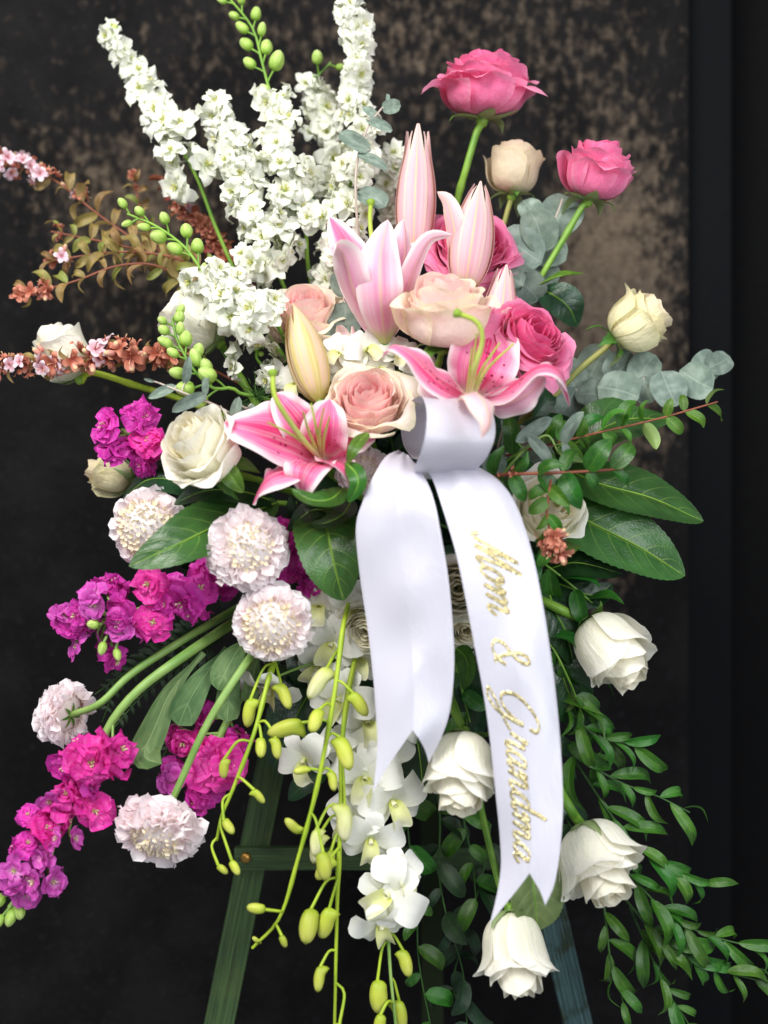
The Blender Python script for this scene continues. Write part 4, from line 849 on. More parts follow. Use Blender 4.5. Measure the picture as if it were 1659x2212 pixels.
lily_bud('small pink lily bud splitting open above the front blush rose', (760, 800), (742, 708), .045, .045, 44, M_LILY['bud'], (1.1, .9, 1.0), 5, stem=[(770, 850), (790, 950, -.02)])
tp = thing('lily_tepal', 'single pink tepal curling left from behind the upright bud', 'lily petal', P(985, 600, .03))
add('tepal_blade', Acc().grid(blade(PP([(990, 610, .03), (985, 520, .05), (968, 440, .05), (944, 414, .045)]), L(27), DIR(-.4, .1, .9), .5, .7, .3, nu=24, nv=11, cup=-.4, ruf=.05)).build('tepal_blade', M_LILY['bud']), tp)

# ------------------------------------------------------------------ larkspur
larkspur('tall white larkspur leaning furthest left', [(238, 62, -.05), (285, 160, -.05), (350, 255, -.04), (405, 345, -.03), (432, 400, -.03)], 9, 34, 21, 38, stem=[(470, 500, -.03), (540, 650, -.03), (680, 880, -.04)], fs=(24, 39))
larkspur('broad white larkspur right of the leftmost spike', [(468, 225, -.02), (510, 330, -.01), (545, 430, 0), (575, 520, 0), (605, 600, 0)], 17, 46, 22, 60, stem=[(650, 700, -.02), (740, 880, -.04)], fs=(29, 39))
larkspur('white larkspur topped by a long stalk of green buds', [(582, 195, -.02), (600, 260, -.02), (625, 350, -.01), (645, 430, -.01), (660, 490, -.01)], 19, 34, 23, 30, tip_buds=11, bud_pts=[(490, -10, -.03), (545, 60, -.03), (565, 130, -.025), (582, 195, -.02)], stem=[(672, 610, -.02), (740, 800, -.04)], fs=(33, 39), whorls=2)
larkspur('cream larkspur set back between two taller spikes', [(680, 175, -.06), (688, 240, -.06), (700, 330, -.06), (712, 440, -.06)], 18, 34, 24, 28, tip_buds=2, bud_pts=[(715, 135, -.06), (690, 160, -.06), (680, 180, -.06)], stem=[(740, 640, -.05), (780, 850, -.05)], fs=(31, 37))
larkspur('tallest white larkspur rising out of the top of the picture', [(752, -5, -.03), (765, 100, -.03), (772, 220, -.03), (775, 330, -.02), (748, 430, -.01), (722, 560, -.01), (708, 620, -.01)], 18, 36, 25, 68, stem=[(740, 760, -.03), (800, 900, -.05)], fs=(29, 37), whorls=1)
larkspur('greenish larkspur half hidden behind the tallest lily bud', [(852, 330, -.05), (845, 420, -.05), (835, 520, -.05)], 12, 22, 26, 13, stem=[(830, 700, -.05), (840, 880, -.05)], fs=(29, 35))
larkspur('short white larkspur in front with a stalk of buds to the left', [(440, 590, .05), (475, 625, .06), (520, 660, .065), (590, 690, .07)], 28, 36, 27, 27, tip_buds=9, bud_pts=[(275, 462, .03), (340, 490, .035), (400, 535, .04), (440, 590, .05)], stem=[(640, 780, .03), (740, 900, -.02)], fs=(33, 39), whorls=2)
larkspur('white larkspur florets hanging below the short front spike', [(560, 740, .04), (555, 775, .045), (590, 800, .045), (640, 790, .03)], 30, 42, 28, 9, stem=[(720, 880, -.01)], fs=(33, 37), whorls=3)
larkspur('green larkspur bud stalk arching down at left of centre', [(500, 838, .075), (520, 850, .07), (575, 862, .06)], 4, 6, 29, 0, tip_buds=15, bud_pts=[(372, 690, .07), (385, 740, .075), (420, 800, .08), (460, 838, .08), (500, 838, .075)], stem=[(660, 900, .02), (760, 950, -.02)], whorls=3)

# ------------------------------------------------------------------ abelia
AB = dict(cat='abelia', kind='copper', stem_m='brown')
branch('abelia_branch', 'top abelia branch at left, pink blossoms at its tip', pts=[(520, 660, -.05), (400, 590, -.05), (330, 545, -.05), (215, 465, -.06), (110, 385, -.07), (0, 352, -.07)], n=11, ls=(66, 46), seed=31, cl=[(.86, 2, 4, 1, 28), (.93, 4, 4, 1, 30), (.99, 5, 3, 1, 32), (.74, 1, 2, 1, 22)], u0=.2, **AB)
branch('abelia_branch', 'slim coppery abelia twig second from the top at left', pts=[(520, 650, -.04), (420, 580, -.04), (350, 553, -.04), (235, 525, -.04), (110, 500, -.045)], n=11, ls=(56, 38), seed=32, cl=[(.98, 0, 4, 1, 20)], u0=.15, **AB)
branch('abelia_branch', 'coppery abelia twig with one open blossom, pointing left', pts=[(470, 610, -.03), (400, 565, -.03), (330, 548, -.03), (240, 545, -.03), (100, 565, -.03)], n=10, ls=(56, 42), seed=33, cl=[(.93, 1, 3, 1, 26)], u0=.1, **AB)
branch('abelia_branch', 'lowest slim abelia twig ending in rust red calyces', pts=[(480, 640, -.02), (400, 605, -.02), (330, 572, -.02), (250, 575, -.02), (160, 608, -.02), (38, 640, -.02)], n=10, ls=(58, 42), seed=34, cl=[(.88, 1, 4, 1, 26), (.97, 0, 5, 1, 26)], u0=.08, **AB)
branch('abelia_branch', 'blossom crowded abelia branch crossing the far left white rose', pts=[(520, 830, .02), (410, 775, .02), (350, 770, .02), (250, 765, .02), (130, 778, .02), (-20, 792, .02)], n=13, ls=(40, 36), seed=35, cl=[(.28, 0, 4, 1, 28), (.37, 0, 5, 1, 32), (.46, 0, 5, 3, 36), (.54, 1, 5, 2, 34), (.62, 2, 5, 2, 34), (.71, 2, 4, 2, 32), (.79, 2, 4, 2, 30), (.87, 1, 4, 1, 28), (.95, 2, 4, 1, 26)], u0=.12, **AB)
branch('abelia_branch', 'rust red abelia sprig in shade behind the larkspur', pts=[(560, 680, -.06), (500, 580, -.06), (440, 490, -.06), (370, 425, -.06), (350, 380, -.06)], n=16, ls=(44, 34), seed=36, cl=[(.35, 0, 9, 1, 26), (.5, 0, 11, 1, 26), (.62, 0, 10, 1, 26), (.75, 1, 9, 1, 24)], u0=.1, cat='abelia', kind='rust', stem_m='brown')
branch('abelia_branch', 'blurred upright abelia shoot behind the copper twigs', pts=[(470, 640, -.08), (360, 560, -.08), (310, 480, -.085), (288, 375, -.09)], n=9, ls=(36, 28), seed=37, u0=.3, cl=[(.97, 0, 4, 0, 16)], **AB)

# ------------------------------------------------------------------ stock
stock('magenta stock cluster beside the ivory rose at left', [(430, 1010, .03), (360, 975, .04), (300, 945, .045), (262, 930, .045)], [(255, 985, .045, 48, 'm', 3), (300, 905, .05, 46, 'm', 3), (245, 930, .05, 44, 'm', 2), (330, 960, .05, 42, 'p', 3), (320, 1000, .04, 36, 'm', 2)], 41, sr=(9, 6))
stock('magenta stock spike pointing left below the pincushion heads', [(520, 1230, .02), (430, 1275, .045), (340, 1305, .06), (250, 1335, .065), (150, 1360, .065)], [(420, 1290, .065, 62, 'm', 3), (455, 1240, .05, 52, 'm', 3), (500, 1262, .04, 44, 'm', 2), (320, 1262, .07, 46, 'p', 1), (230, 1290, .045, 56, 'm', 3), (215, 1300, .075, 42, 'l', 2), (255, 1330, .075, 38, 'm', 2), (180, 1330, .07, 40, 'm', 2), (150, 1355, .06, 42, 'm', 4), (195, 1400, .06, 44, 'l', 3), (270, 1370, .065, 40, 'l', 3), (330, 1345, .07, 42, 'p', 1), (240, 1415, .05, 40, 'm', 2), (130, 1340, .065, 36, 'l', 2), (270, 1300, .06, 44, 'm', 2), (370, 1300, .06, 46, 'm', 2), (385, 1260, .05, 44, 'm', 2)], 42, tipb=[(225, 1385, .075, 30, -.2, -1), (250, 1400, .07, 28, .3, -1), (215, 1350, .08, 26, -.8, .1)])
stock('magenta stock showing beside the broad leaf in the middle', [(700, 1120, .01), (650, 1180, .035), (630, 1250, .04)], [(628, 1155, .055, 40, 'm', 2), (625, 1215, .055, 48, 'm', 4), (665, 1262, .04, 46, 'm', 3), (705, 1275, .04, 40, 'm', 2)], 43, sr=(8, 6))
stock('long arching stock stem with magenta florets at the lower left', [(520, 1335, .02), (400, 1415, .06), (300, 1490, .075), (235, 1570, .08), (205, 1660, .08), (150, 1760, .08), (90, 1870, .08), (20, 1960, .08)], [(190, 1640, .09, 62, 'p', 3), (245, 1630, .09, 56, 'p', 3), (140, 1655, .085, 40, 'm', 1), (110, 1715, .09, 36, 'l', 2), (145, 1735, .09, 50, 'p', 2), (205, 1752, .09, 48, 'p', 1), (60, 1760, .085, 32, 'm', 1), (85, 1800, .09, 50, 'p', 3), (140, 1812, .095, 36, 'l', 2), (35, 1880, .09, 42, 'l', 2), (95, 1900, .09, 46, 'l', 3), (60, 1930, .085, 36, 'l', 1), (175, 1695, .09, 44, 'm', 2), (120, 1765, .09, 44, 'p', 2), (55, 1835, .09, 40, 'm', 2), (110, 1850, .085, 40, 'l', 2), (30, 1905, .09, 36, 'l', 2)], 44, tipb=[(12, 1935, .08, 36, -.8, -.5), (30, 1962, .08, 38, -.3, -1), (8, 1975, .08, 34, -.6, -.9), (42, 1950, .08, 34, .1, -1)],
      leaves=[([(440, 1410, .055), (372, 1490, .065), (335, 1570, .075), (312, 1632, .08), (350, 1650, .09)], 30, (.2, .2, .9), dict(fold=.2)), ([(490, 1400, .05), (445, 1455, .06), (408, 1515, .07), (385, 1568, .075)], 31, (.1, .1, 1), dict()), ([(540, 1380, .05), (510, 1410, .065), (478, 1470, .075), (470, 1490, .075)], 30, (-.3, .2, .9), dict(b=.6))], sr=(12, 5))
stock('magenta stock cluster above the lowest pincushion head', [(560, 1370, .02), (530, 1480, .045), (470, 1600, .055), (430, 1700, .055)], [(440, 1520, .045, 46, 'm', 3), (400, 1590, .055, 46, 'p', 4), (470, 1650, .065, 66, 'p', 4), (385, 1690, .055, 42, 'l', 3), (440, 1720, .055, 46, 'm', 4), (510, 1610, .05, 44, 'm', 3), (370, 1660, .05, 34, 'm', 2)], 45,
      leaves=[([(545, 1400, .05), (500, 1470, .06), (490, 1560, .065)], 26, (.2, .2, .9), dict()), ([(560, 1400, .05), (545, 1470, .06), (535, 1520, .062)], 18, (.3, .2, .9), dict())], sr=(11, 6))

# ------------------------------------------------------------------ scabiosa
scabiosa('pale pink pincushion flower at left, partly behind a broad leaf', (322, 1140), .055, 82, (-.15, -.1, 1), 51, pl=.8, eye=.9, stem=[(420, 1160, .0), (560, 1180, -.03)])
scabiosa('whitest full pincushion flower right of the big leaf tip', (533, 1185), .10, 82, (.25, .1, 1), 52, pl=1.0, stem=[(600, 1180, .0), (680, 1160, -.03)])
scabiosa('pink pincushion flower hanging lowest of the middle three', (590, 1345), .095, 80, (-.1, -.25, 1), 53, pl=.9, eye=.7, stem=[(620, 1300, .0), (700, 1240, -.03)])
scabiosa('pincushion flower at far left seen from behind with its stem', (140, 1540), .05, 64, (-.62, .15, -.35), 54, stem=[(215, 1520, .07), (285, 1455, .06), (400, 1380, .04), (520, 1310, .0)], back=True)
scabiosa('lowest pincushion flower, nodding on a long green stem', (345, 1790), .085, 86, (-.15, -.7, .75), 55, pl=1.0, stem=[(385, 1700, .09), (450, 1560, .09), (540, 1420, .07), (640, 1290, .0)], squash=.7)
scabiosa('pincushion flower mostly hidden behind the plain ribbon tail', (785, 1020), .06, 52, (-.1, .1, 1), 56, stem=[(820, 1060, .0), (860, 1090, -.03)])

# ------------------------------------------------------------------ orchids
orchid('leftmost orchid spray, lime buds only', [(620, 1350, .03), (585, 1450, .07), (550, 1580, .09), (505, 1700, .095), (480, 1760, .095), (468, 1815, .09)], [], [
    (541, 1508, 66, -.12, -1, 585, 1445, 0), (565, 1592, 46, .0, -1, 552, 1570, 0), (596, 1592, 48, .1, -1, 552, 1570, 0), (484, 1638, 46, -.05, -1, 540, 1605, 0), (548, 1705, 40, .5, -.7, 512, 1682, 0), (482, 1770, 40, .6, -.7, 498, 1720, 0), (470, 1868, 30, .7, -.6, 466, 1812, 0), (500, 1858, 36, .5, -.9, 478, 1772, 0), (606, 1475, 62, .35, -.9, 590, 1432, 0)], 61)
orchid('middle orchid spray with lime buds, curving down to the left', [(760, 1280, .05), (742, 1350, .09), (725, 1480, .105), (705, 1600, .11), (680, 1720, .11), (645, 1850, .11), (605, 1980, .105), (545, 2048, .10)], [], [
    (708, 1440, 82, -.5, -.85, 730, 1390, 1), (690, 1530, 58, -.2, -.6, 715, 1525, 0), (762, 1495, 62, .5, -.85, 720, 1465, 0), (655, 1560, 86, -1, -.35, 700, 1560, 0), (670, 1660, 40, -.8, -.1, 690, 1668, 0), (718, 1665, 44, .1, -1, 690, 1668, 0), (735, 1590, 78, .3, -.95, 706, 1590, 0), (648, 1800, 50, -.7, .8, 672, 1770, 0), (698, 1838, 64, .1, -1, 675, 1755, 0), (575, 1965, 44, -1, .1, 607, 1960, 0), (608, 2020, 30, .3, -.9, 598, 1995, 0), (560, 2035, 22, -.5, .5, 560, 2038, 0)], 62)
orchid('rightmost lime bud spray hanging straight off the picture bottom', [(790, 1330, .04), (755, 1480, .075), (738, 1620, .09), (736, 1760, .095), (730, 1900, .095), (726, 2050, .095), (722, 2260, .095)], [], [
    (745, 1735, 84, .0, -1, 737, 1640, 1), (690, 1800, 66, -.2, -1, 734, 1760, 1), (682, 1790, 60, .0, -1, 734, 1745, 1), (716, 1850, 62, -.5, -.8, 732, 1840, 0), (715, 1835, 40, -.1, -1, 733, 1800, 0), (672, 1960, 78, -.15, -1, 728, 1905, 0), (712, 1960, 76, -.25, -1, 730, 1905, 0), (692, 2085, 56, -.1, -1, 725, 2060, 0), (735, 2210, 50, -.6, -.8, 728, 2125, 0)], 63)
orchid('white orchid spray cascading behind the plain ribbon tail', [(700, 1230, .02), (740, 1380, .05), (770, 1540, .055), (790, 1700, .06), (815, 1850, .07), (835, 1990, .08), (845, 2120, .085), (860, 2260, .085)], [
    (690, 1310, .05, 62, -.1, .2, .9), (720, 1390, .055, 66, -.3, -.1, .9), (768, 1300, .06, 60, .1, -.5, .8), (770, 1420, .05, 64, .2, .1, .9), (690, 1440, .045, 58, -.5, -.3, .8), (585, 1480, .05, 70, -.2, -.75, .4), (735, 1510, .06, 72, -.2, .0, .9), (790, 1560, .06, 70, .3, .1, .9), (660, 1640, .06, 64, -.4, -.2, .8), (750, 1610, .055, 60, -.2, -.4, .9), (830, 1640, .055, 66, .5, -.2, .8), (790, 1680, .07, 74, -.1, .1, .95), (845, 1730, .07, 72, .35, -.1, .9), (765, 1770, .065, 66, -.5, -.1, .8), (800, 1810, .075, 66, .1, -.3, .9), (840, 1930, .09, 78, -.15, .1, .95), (820, 1990, .09, 64, .2, -.6, .7), (860, 1890, .085, 58, .4, .2, .8), (855, 1560, .05, 60, .5, .0, .8)],
    [(815, 2115, 76, .05, -1, 840, 2050, 0), (862, 2160, 72, .1, -1, 848, 2120, 0), (822, 2190, 50, -.1, -1, 848, 2180, 0), (870, 2050, 60, .25, -1, 842, 2030, 0)], 64, stem_m='pale')
orchid('white orchid blossoms in the hollow between the lilies and the front blush rose', [(850, 1000, -.01), (820, 860, .03), (780, 790, .04), (720, 770, .045), (660, 800, .05)], [(735, 765, .06, 44, -.2, .3, .9), (790, 758, .055, 50, .2, .4, .9), (860, 765, .055, 44, .3, .2, .9), (640, 830, .06, 50, -.4, .2, .9), (700, 800, .05, 44, -.1, .3, .9), (815, 800, .055, 42, .1, .1, .9), (905, 800, .05, 44, .2, .3, .9)], [], 65, stem_m='pale')
# ------------------------------------------------------------------ broad leaves
bigleaf('broad serrated leaf lying over the left pincushion flower', [(600, 1085, .045), (490, 1125, .078), (385, 1174, .112), (278, 1223, .115)], 62, (.1, .45, .9), 'big', 1)
bigleaf('broad serrated leaf pointing down left of the plain ribbon tail', [(690, 1095, .06), (708, 1150, .10), (722, 1220, .11), (742, 1298, .10)], 72, (.1, .2, 1), 'big', 2)
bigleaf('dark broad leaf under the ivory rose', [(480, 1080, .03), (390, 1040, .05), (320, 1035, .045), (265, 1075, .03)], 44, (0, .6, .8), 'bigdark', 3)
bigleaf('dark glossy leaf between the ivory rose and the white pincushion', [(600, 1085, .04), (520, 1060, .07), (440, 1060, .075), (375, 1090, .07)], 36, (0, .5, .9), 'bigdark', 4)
bigleaf('bright green sepal shaped leaf right below the ivory rose', [(480, 1005, .10), (500, 1030, .115), (525, 1065, .11)], 22, (-.2, .2, 1), 'fresh', 5, serr=0, quilt=0, name='small_leaf')
bigleaf('glossy green leaf in front of the speckled lily', [(742, 1055, .115), (712, 1078, .138), (670, 1078, .142), (630, 1056, .135)], 27, (0, .35, .95), 'gloss', 6, serr=0, quilt=0, name='small_leaf', stalk=[(762, 1068, .11), (800, 1085, .06)])
bigleaf('twisted glossy leaf hanging in front of the lily beside the ribbon', [(748, 1000, .125), (770, 1025, .14), (772, 1050, .142), (752, 1085, .135)], 20, (-.3, .2, .9), 'gloss', 7, serr=0, quilt=0, name='small_leaf', stalk=[(770, 1060, .11), (800, 1085, .06)], twist=.5)
bigleaf('pointed light green leaf hanging under the front blush rose', [(795, 935, .115), (775, 955, .13), (762, 975, .135), (750, 1003, .13)], 15, (-.2, .1, 1), 'fresh', 8, serr=0, quilt=0, name='small_leaf')
bigleaf('narrow green leaf above the speckled lily left tepal', [(610, 905, .07), (560, 895, .085), (520, 905, .088), (495, 918, .08)], 14, (0, .5, .8), 'fresh', 9, serr=0, quilt=0, name='small_leaf')
bigleaf('serrated dark leaf above the broad middle leaf', [(720, 1105, .05), (680, 1100, .08), (650, 1118, .085), (620, 1150, .08)], 24, (0, .4, .9), 'bigdark', 10)
bigleaf('dark curled leaf at the plain ribbon edge', [(760, 1080, .07), (740, 1110, .10), (700, 1130, .105), (670, 1130, .1)], 24, (0, .5, .85), 'bigdark', 11, serr=0)
bigleaf('wavy broad leaf at right below the eucalyptus', [(1190, 985, .0), (1265, 945, .03), (1350, 905, .03), (1450, 905, .01)], 64, (0, .45, .9), 'big', 12, ruf=.14)
bigleaf('longest pointed leaf reaching right', [(1215, 1010, .01), (1300, 1045, .035), (1410, 1075, .04), (1520, 1126, .03)], 66, (.1, .55, .85), 'big', 13)
bigleaf('broad quilted leaf below the longest pointed leaf', [(1190, 1080, .02), (1280, 1130, .045), (1380, 1180, .05), (1480, 1244, .04)], 74, (.05, .35, .95), 'big', 14)
bigleaf('dark serrated leaf under the broad quilted leaf', [(1170, 1235, .02), (1230, 1215, .04), (1280, 1220, .045), (1345, 1240, .04)], 40, (0, .6, .8), 'bigdark', 15)
bigleaf('dark leaf with pale edge beneath the quilted one', [(1165, 1245, .015), (1220, 1265, .035), (1280, 1285, .04), (1325, 1262, .035)], 38, (0, .3, .95), 'bigdark', 16)
bigleaf('patterned leaf hanging beside the lettered ribbon', [(1180, 1260, .03), (1200, 1320, .045), (1225, 1370, .045), (1240, 1440, .04)], 46, (.1, .2, 1), 'bigdark', 17)
bigleaf('dark serrated leaf below the down pointing rosebud stem', [(1200, 1370, .02), (1210, 1440, .04), (1230, 1500, .04), (1260, 1580, .03)], 56, (-.1, .1, 1), 'bigdark', 18)
bigleaf('pale folded leaf below the lettered ribbon tip', [(1150, 1850, .06), (1152, 1900, .085), (1158, 1960, .09), (1162, 2010, .085)], 62, (0, .1, 1), 'pale', 19, fold=.35)
bigleaf('green leaf on the right pink rose stem', [(1168, 612, .0), (1200, 598, .02), (1230, 592, .02), (1262, 590, .015)], 28, (0, .6, .8), 'fresh', 20)
bigleaf('dark shaded leaf below the pink rose stem', [(1170, 625, -.02), (1200, 640, -.01), (1230, 665, -.01), (1248, 705, -.02)], 40, (0, .2, .95), 'bigdark', 21)
bigleaf('light green leaf in the gap right of the plain ribbon tail', [(985, 1400, .06), (1005, 1420, .075), (1010, 1450, .08), (1000, 1490, .075)], 24, (-.2, .1, 1), 'fresh', 22)
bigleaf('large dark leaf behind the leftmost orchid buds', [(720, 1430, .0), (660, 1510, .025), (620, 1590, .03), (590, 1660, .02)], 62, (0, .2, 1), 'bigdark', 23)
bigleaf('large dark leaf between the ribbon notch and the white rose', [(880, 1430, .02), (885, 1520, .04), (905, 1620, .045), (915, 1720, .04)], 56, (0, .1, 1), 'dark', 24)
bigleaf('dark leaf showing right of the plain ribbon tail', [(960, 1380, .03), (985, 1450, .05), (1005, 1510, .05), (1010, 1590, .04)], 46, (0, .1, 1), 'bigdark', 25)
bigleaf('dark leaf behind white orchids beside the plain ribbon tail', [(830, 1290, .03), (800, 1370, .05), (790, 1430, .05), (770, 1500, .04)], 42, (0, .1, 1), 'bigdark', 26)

# ------------------------------------------------------------------ eucalyptus
def euca(label, pts, leaves, seed, kind='euca', sm='grey', sr=(3.5, 2)):
    """leaves: (x,y,d,length,dirx,dirup,toward-tilt)"""
    rg = np.random.RandomState(seed); q = PP(pts); th = thing('eucalyptus_branch', label, 'eucalyptus', q[0], 'eucalyptus'); stem_part(th, q, L(sr[0]), L(sr[1]), M_STEM[sm], n=30, seed=seed)
    c = cr(q, 50)
    for lf in leaves:
        x, y, d, ln, dx, du = lf[:6]; k2 = lf[6] if len(lf) > 6 else kind; nz = lf[7] if len(lf) > 7 else None
        al = DIR(dx, du, rg.uniform(-.15, .3)); l = L(ln, d); pos = P(x, y, d)-al*l*0.5; nn = np.array(DIR(*nz)) if nz else TOW+rg.normal(size=3)*0.3+UPV*0.25
        wf = lf[8] if len(lf) > 8 else 1.0
        o = add('leaf', LV[k2][rg.randint(4)], th, leafframe(pos, al, nn, (l, l*wf, l)))
        j = int(np.argmin(np.linalg.norm(c-pos, axis=1)))
        add('leaf_stalk', Acc().tube([c[j], (c[j]+pos)/2+TOW*L(4), pos+al*l*0.04], L(1.8), L(1.6), 0, 5, 6).build('leaf_stalk', M_STEM[sm]), o)
    return th
euca('silver dollar eucalyptus standing between the pink rose stems', [(1060, 800, -.03), (1110, 660, -.02), (1150, 560, -.02), (1200, 470, -.02), (1215, 430, -.02)],
     [(1205, 462, -.03, 98, .6, .8), (1158, 500, -.01, 98, -.3, .9), (1125, 545, -.005, 104, -.8, .4), (1098, 592, .005, 84, -.6, .5), (1135, 622, -.01, 84, .4, -.4), (1100, 645, -.02, 76, -.3, -.6), (1185, 545, -.03, 88, .7, .1), (1150, 455, -.02, 60, -.5, .7), (1090, 720, -.01, 70, .2, .5), (1175, 590, -.035, 76, .8, .2)], 71)
euca('silver dollar eucalyptus branch reaching out to the far right', [(1080, 930, -.03), (1200, 880, -.015), (1320, 850, -.01), (1440, 825, -.01), (1560, 780, -.01)],
     [(1228, 812, -.02, 92, -.4, .6), (1290, 795, -.03, 98, .4, .7), (1345, 800, -.02, 84, .6, .4), (1285, 858, .0, 88, -.7, .1), (1335, 848, .005, 92, .6, -.2), (1395, 800, -.01, 78, .4, .6), (1447, 838, .005, 86, .3, -.7), (1400, 840, -.005, 60, .2, -.6), (1505, 818, .0, 82, .5, -.3), (1525, 795, -.01, 72, .5, .4), (1552, 782, -.005, 56, .8, .5), (1225, 870, -.01, 76, -.3, -.5), (1180, 850, -.025, 80, -.4, .4)], 72)
euca('eucalyptus with large round leaves right of the ribbon loop', [(1000, 1080, .0), (1060, 1010, .03), (1085, 930, .04), (1100, 880, .03)],
     [(1082, 962, .055, 112, .1, .9), (1062, 1010, .05, 70, -.2, -.7), (1130, 1000, .03, 84, .5, -.3), (1235, 1105, .01, 84, .6, .2), (1250, 1050, .0, 70, .6, .2), (1160, 985, .02, 76, .6, .2)], 73)
euca('narrow blue green eucalyptus twig above the brown abelia stem', [(1060, 1060, .05), (1120, 985, .085), (1180, 940, .09), (1215, 985, .09), (1290, 1005, .085)],
     [(1155, 930, .095, 96, .85, .5, 'eucal'), (1238, 925, .095, 84, .55, .85, 'eucal'), (1165, 975, .10, 84, .6, -.8, 'eucal'), (1222, 985, .10, 60, .1, -1, 'eucal'), (1140, 945, .085, 60, -.5, .8, 'eucal')], 74, sm='pale')
euca('slender eucalyptus twig in front of the tallest larkspur', [(790, 600, .0), (772, 480, .02), (770, 360, .025), (795, 275, .025), (835, 222, .02)],
     [(845, 232, .022, 42, 1, .1, 'euca', None, .8), (820, 268, .025, 62, .9, -.35, 'euca', None, .4), (768, 305, .03, 78, -.85, .5, 'euca', None, .5), (805, 348, .03, 74, .85, -.4, 'euca', None, .45), (802, 430, .02, 76, .7, -.4, 'euca', None, .7), (805, 245, .02, 50, -.6, .4, 'euca', None, .4), (838, 212, .02, 20, .1, 1, 'euca', None, .5)], 75)
euca('eucalyptus leaves in the hollow behind the side facing lily', [(780, 800, .02), (745, 720, .04), (742, 650, .04), (755, 600, .04)], [(745, 612, .035, 60, -.2, .9), (742, 690, .045, 80, -.1, -.9), (735, 725, .05, 56, -.5, -.5), (760, 650, .03, 54, .3, .6)], 76)
euca('fine grey eucalyptus twig crossing above the ivory rose', [(560, 930, .06), (470, 878, .085), (400, 850, .09), (345, 828, .09)], [(405, 800, .09, 62, .25, .95, 'eucal'), (350, 845, .09, 66, -.9, -.35, 'eucal'), (410, 872, .095, 84, -.85, -.5, 'eucal'), (448, 830, .09, 50, .1, 1, 'eucal'), (322, 822, .09, 24, -1, .2, 'eucal')], 77)
euca('grey narrow leaves below the arching bud stalk', [(600, 900, .05), (540, 885, .075), (510, 870, .08)], [(505, 890, .085, 70, -.35, -.95, 'eucal'), (545, 895, .08, 50, .1, -1, 'eucal')], 78)

# ------------------------------------------------------------------ green abelia, right
branch('abelia_branch', 'green abelia shoot with a pink stem reaching far right', cat='abelia', pts=[(1090, 985, .03), (1180, 962, .06), (1290, 935, .06), (1420, 905, .055), (1550, 868, .05)], kind='fresh', n=9, ls=(66, 46), stem_m='brown', seed=81, u0=.15, sr=(3, 2))
branch('abelia_branch', 'thick brown abelia stem lying across the right hand rose', cat='abelia', pts=[(1000, 1040, .06), (1080, 1026, .10), (1180, 1022, .11), (1270, 1018, .105), (1345, 1012, .10)], kind='gloss', n=6, ls=(96, 60), stem_m='brown', seed=82, u0=.2, sr=(4, 3), spread=.8, cl=[(.38, 0, 3, 0, 16)])
branch('abelia_branch', 'hanging abelia twig ending in salmon calyces', cat='abelia', pts=[(1192, 1022, .105), (1186, 1070, .115), (1182, 1120, .115), (1202, 1190, .11)], kind='fresh', n=5, ls=(62, 52), stem_m='brown', seed=83, u0=.1, cl=[(.85, 0, 7, 2, 26), (.95, 0, 8, 2, 28)])

# ------------------------------------------------------------------ ruscus and vines
RU = dict(cat='ruscus', kind='ruscus', stem_m='dark', group='ruscus trails', pair=False, fwd=.9, spread=.75, face=.8, sr=(3, 1.6))
for lab, pts, n, s in (
    ('ruscus spray just right of the lettered ribbon', [(1180, 1480, .02), (1235, 1540, .04), (1290, 1590, .045), (1380, 1610, .045)], 9, 91),
    ('ruscus trail running from the ribbon edge above the flared rose', [(1180, 1560, .02), (1260, 1640, .035), (1340, 1690, .04), (1420, 1720, .04), (1490, 1755, .04)], 10, 92),
    ('ruscus trail passing right behind the flared white rose', [(1240, 1640, .02), (1320, 1760, .035), (1390, 1840, .04), (1460, 1880, .04), (1530, 1915, .04)], 12, 93),
    ('ruscus trail reaching furthest right at the bottom', [(1290, 1800, .02), (1370, 1900, .035), (1450, 1980, .04), (1530, 2020, .04), (1625, 2045, .04)], 14, 94),
    ('lowest right ruscus trail with crowded leaf pairs', [(1340, 1930, .02), (1410, 2010, .035), (1490, 2070, .04), (1570, 2100, .04), (1640, 2118, .04)], 13, 95),
    ('ruscus trail hanging right of the reeded easel leg', [(1300, 1920, .02), (1310, 2000, .03), (1320, 2080, .035), (1345, 2160, .035), (1350, 2230, .035)], 9, 96),
    ('ruscus trail dropping to the bottom edge at right', [(1360, 1960, .02), (1400, 2050, .03), (1440, 2140, .035), (1480, 2200, .035), (1500, 2240, .035)], 11, 97),
    ('short ruscus twig behind the down pointing rosebud', [(1200, 1400, .0), (1260, 1470, .02), (1290, 1550, .025), (1300, 1640, .025)], 7, 98)):
    branch('ruscus_trail', lab, pts=pts, n=int(n*1.15), ls=(104, 84), seed=s, u0=.12, down=(.35, 0, -.35), **RU)
VN = dict(cat='vine', kind='vine', stem_m='dark', pair=False, fwd=.5, spread=.9, face=.8, sr=(2.6, 1.6), group='trailing vines')
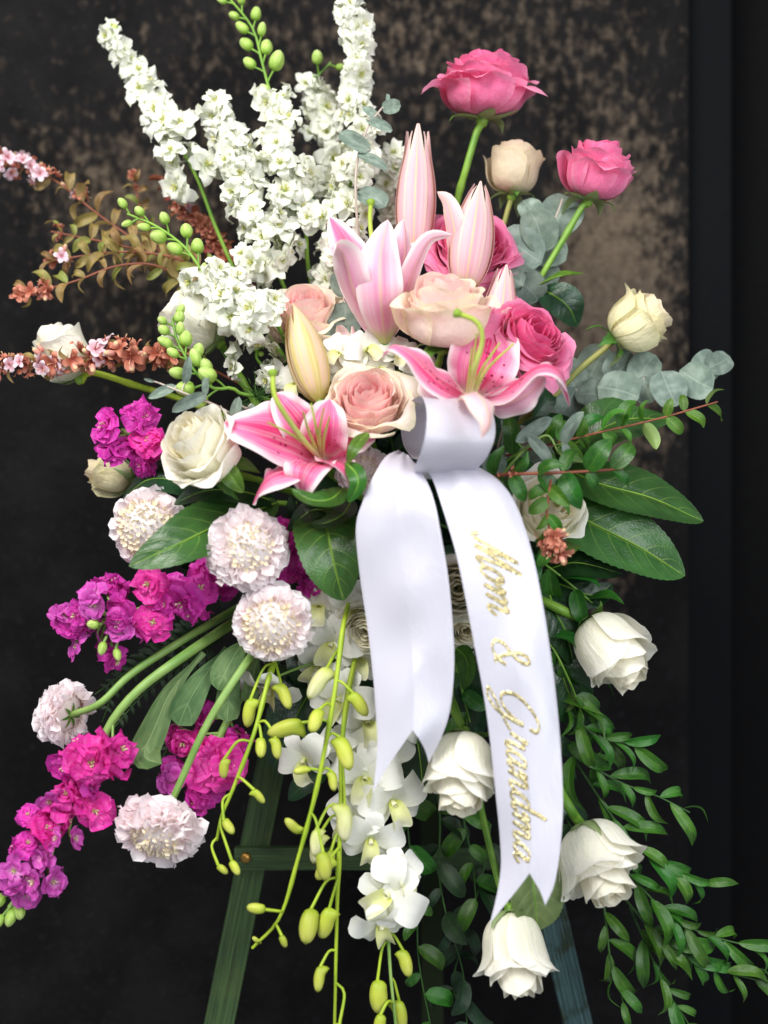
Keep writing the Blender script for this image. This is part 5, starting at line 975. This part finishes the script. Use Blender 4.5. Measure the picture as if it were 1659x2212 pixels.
for lab, pts, n, s in (
    ('leafy vine hanging left of the lettered ribbon, nearest the orchids', [(850, 1560, .02), (872, 1700, .03), (885, 1830, .035), (900, 1960, .04), (905, 2080, .04), (935, 2240, .04)], 15, 101),
    ('leafy vine hanging between white orchids and the lowest rose', [(930, 1620, .01), (950, 1760, .02), (948, 1880, .025), (965, 1980, .03), (1000, 2100, .03), (1010, 2240, .03)], 16, 102),
    ('short vine behind the hanging rose between ribbon tails', [(980, 1640, .01), (1000, 1760, .02), (1020, 1860, .025), (1030, 1960, .025)], 10, 103),
    ('vine behind the lowest white rose', [(1060, 1780, .0), (1040, 1900, .015), (1010, 2000, .02), (980, 2140, .02), (1050, 2230, .02)], 13, 104)):
    VN['kind'] = 'vineg' if s in (101, 103) else 'vine'
    branch('trailing_vine', lab, pts=pts, n=int(n*.8), ls=(80, 66), seed=s, u0=.05, down=(0, 0, -.5), **VN)

# ------------------------------------------------------------------ dark fern and filler sprigs
def fern(label, pts, seed, n=13, wl=(46, 14)):
    rg = np.random.RandomState(seed); q = PP(pts); th = thing('fern_frond', label, 'fern', q[0], 'dark fern fronds'); c = cr(q, 60); t = tangents(c); stem_part(th, q, L(2.4), L(1.2), M_STEM['dark'], sides=5)
    for k in range(n):
        i = int((0.12+0.86*k/n)*59); u = i/59; s0 = nrm(np.cross(t[i], TOW))
        for sd in (1, -1):
            al = nrm(s0*sd+t[i]*0.7+rg.normal(size=3)*0.12); l = L(wl[0]+(wl[1]-wl[0])*u)*rg.uniform(.85, 1.15)
            add('leaflet', LV['fern'][rg.randint(4)], th, leafframe(c[i], al, TOW+UPV*.4+rg.normal(size=3)*.25, l))
for lab, pts, s in (('dark fern frond under the arching stock stem', [(480, 1380, .01), (400, 1430, .03), (310, 1500, .035), (240, 1580, .035)], 111), ('dark fern frond behind the stock spike at left', [(470, 1340, .0), (380, 1390, .02), (290, 1440, .025), (205, 1500, .025)], 112),
                    ('dark fern frond dropping behind the stock leaves', [(500, 1400, .0), (440, 1480, .02), (390, 1560, .02), (350, 1640, .02)], 113), ('dark fern frond between the two stock spikes at left', [(460, 1350, .0), (350, 1400, .015), (260, 1470, .02), (220, 1560, .02)], 114)):
    fern(lab, pts, s)
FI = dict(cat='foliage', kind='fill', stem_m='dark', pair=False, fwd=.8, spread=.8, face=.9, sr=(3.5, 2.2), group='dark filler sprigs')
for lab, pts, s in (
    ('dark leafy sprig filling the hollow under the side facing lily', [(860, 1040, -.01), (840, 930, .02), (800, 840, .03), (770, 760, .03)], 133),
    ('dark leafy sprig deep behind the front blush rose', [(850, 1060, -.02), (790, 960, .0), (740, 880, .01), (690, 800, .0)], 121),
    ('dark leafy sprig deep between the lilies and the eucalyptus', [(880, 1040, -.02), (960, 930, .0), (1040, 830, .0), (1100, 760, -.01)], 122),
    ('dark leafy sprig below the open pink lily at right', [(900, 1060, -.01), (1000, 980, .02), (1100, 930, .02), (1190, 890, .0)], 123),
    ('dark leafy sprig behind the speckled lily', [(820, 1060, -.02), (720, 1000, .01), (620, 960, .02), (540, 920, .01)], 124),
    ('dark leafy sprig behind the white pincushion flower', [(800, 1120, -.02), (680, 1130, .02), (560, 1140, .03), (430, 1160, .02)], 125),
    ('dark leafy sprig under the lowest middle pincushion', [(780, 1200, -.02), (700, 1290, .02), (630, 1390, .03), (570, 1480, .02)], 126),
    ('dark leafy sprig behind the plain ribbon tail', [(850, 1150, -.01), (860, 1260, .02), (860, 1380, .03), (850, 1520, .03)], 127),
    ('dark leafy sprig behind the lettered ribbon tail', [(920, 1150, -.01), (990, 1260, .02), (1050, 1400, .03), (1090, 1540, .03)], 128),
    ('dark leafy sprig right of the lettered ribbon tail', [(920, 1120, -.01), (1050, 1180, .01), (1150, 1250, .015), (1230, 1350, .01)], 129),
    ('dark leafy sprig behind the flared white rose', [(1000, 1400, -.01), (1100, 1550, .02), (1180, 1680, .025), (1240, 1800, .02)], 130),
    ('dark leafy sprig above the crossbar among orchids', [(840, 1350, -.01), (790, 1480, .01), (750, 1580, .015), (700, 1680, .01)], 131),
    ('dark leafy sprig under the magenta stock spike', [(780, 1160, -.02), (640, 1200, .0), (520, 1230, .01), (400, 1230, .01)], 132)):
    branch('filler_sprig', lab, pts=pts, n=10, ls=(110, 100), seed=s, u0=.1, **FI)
GS = dict(cat='foliage', kind='gloss', stem_m='green', pair=False, fwd=.8, spread=.8, face=.8, sr=(3, 2), group='green sprigs at the right')
for lab, pts, n, s_ in (
    ('green leafy sprig right of the lettered ribbon, under the quilted leaf', [(1060, 1150, .02), (1150, 1200, .04), (1230, 1260, .045), (1310, 1330, .04)], 8, 141),
    ('green leafy sprig below the rosebud stem at the ribbon edge', [(1100, 1300, .02), (1180, 1380, .045), (1225, 1460, .05), (1260, 1550, .045)], 8, 142),
    ('light green sprig between the eucalyptus and the wavy leaf', [(1040, 1040, .02), (1110, 985, .05), (1180, 945, .055), (1260, 925, .05)], 7, 143),
    ('green leafy sprig by the hanging rose stem between the tails', [(930, 1300, .02), (975, 1400, .05), (995, 1480, .055), (1015, 1560, .05)], 6, 144)):
    branch('green_sprig', lab, pts=pts, n=n, ls=(88, 72), seed=s_, u0=.1, **GS)
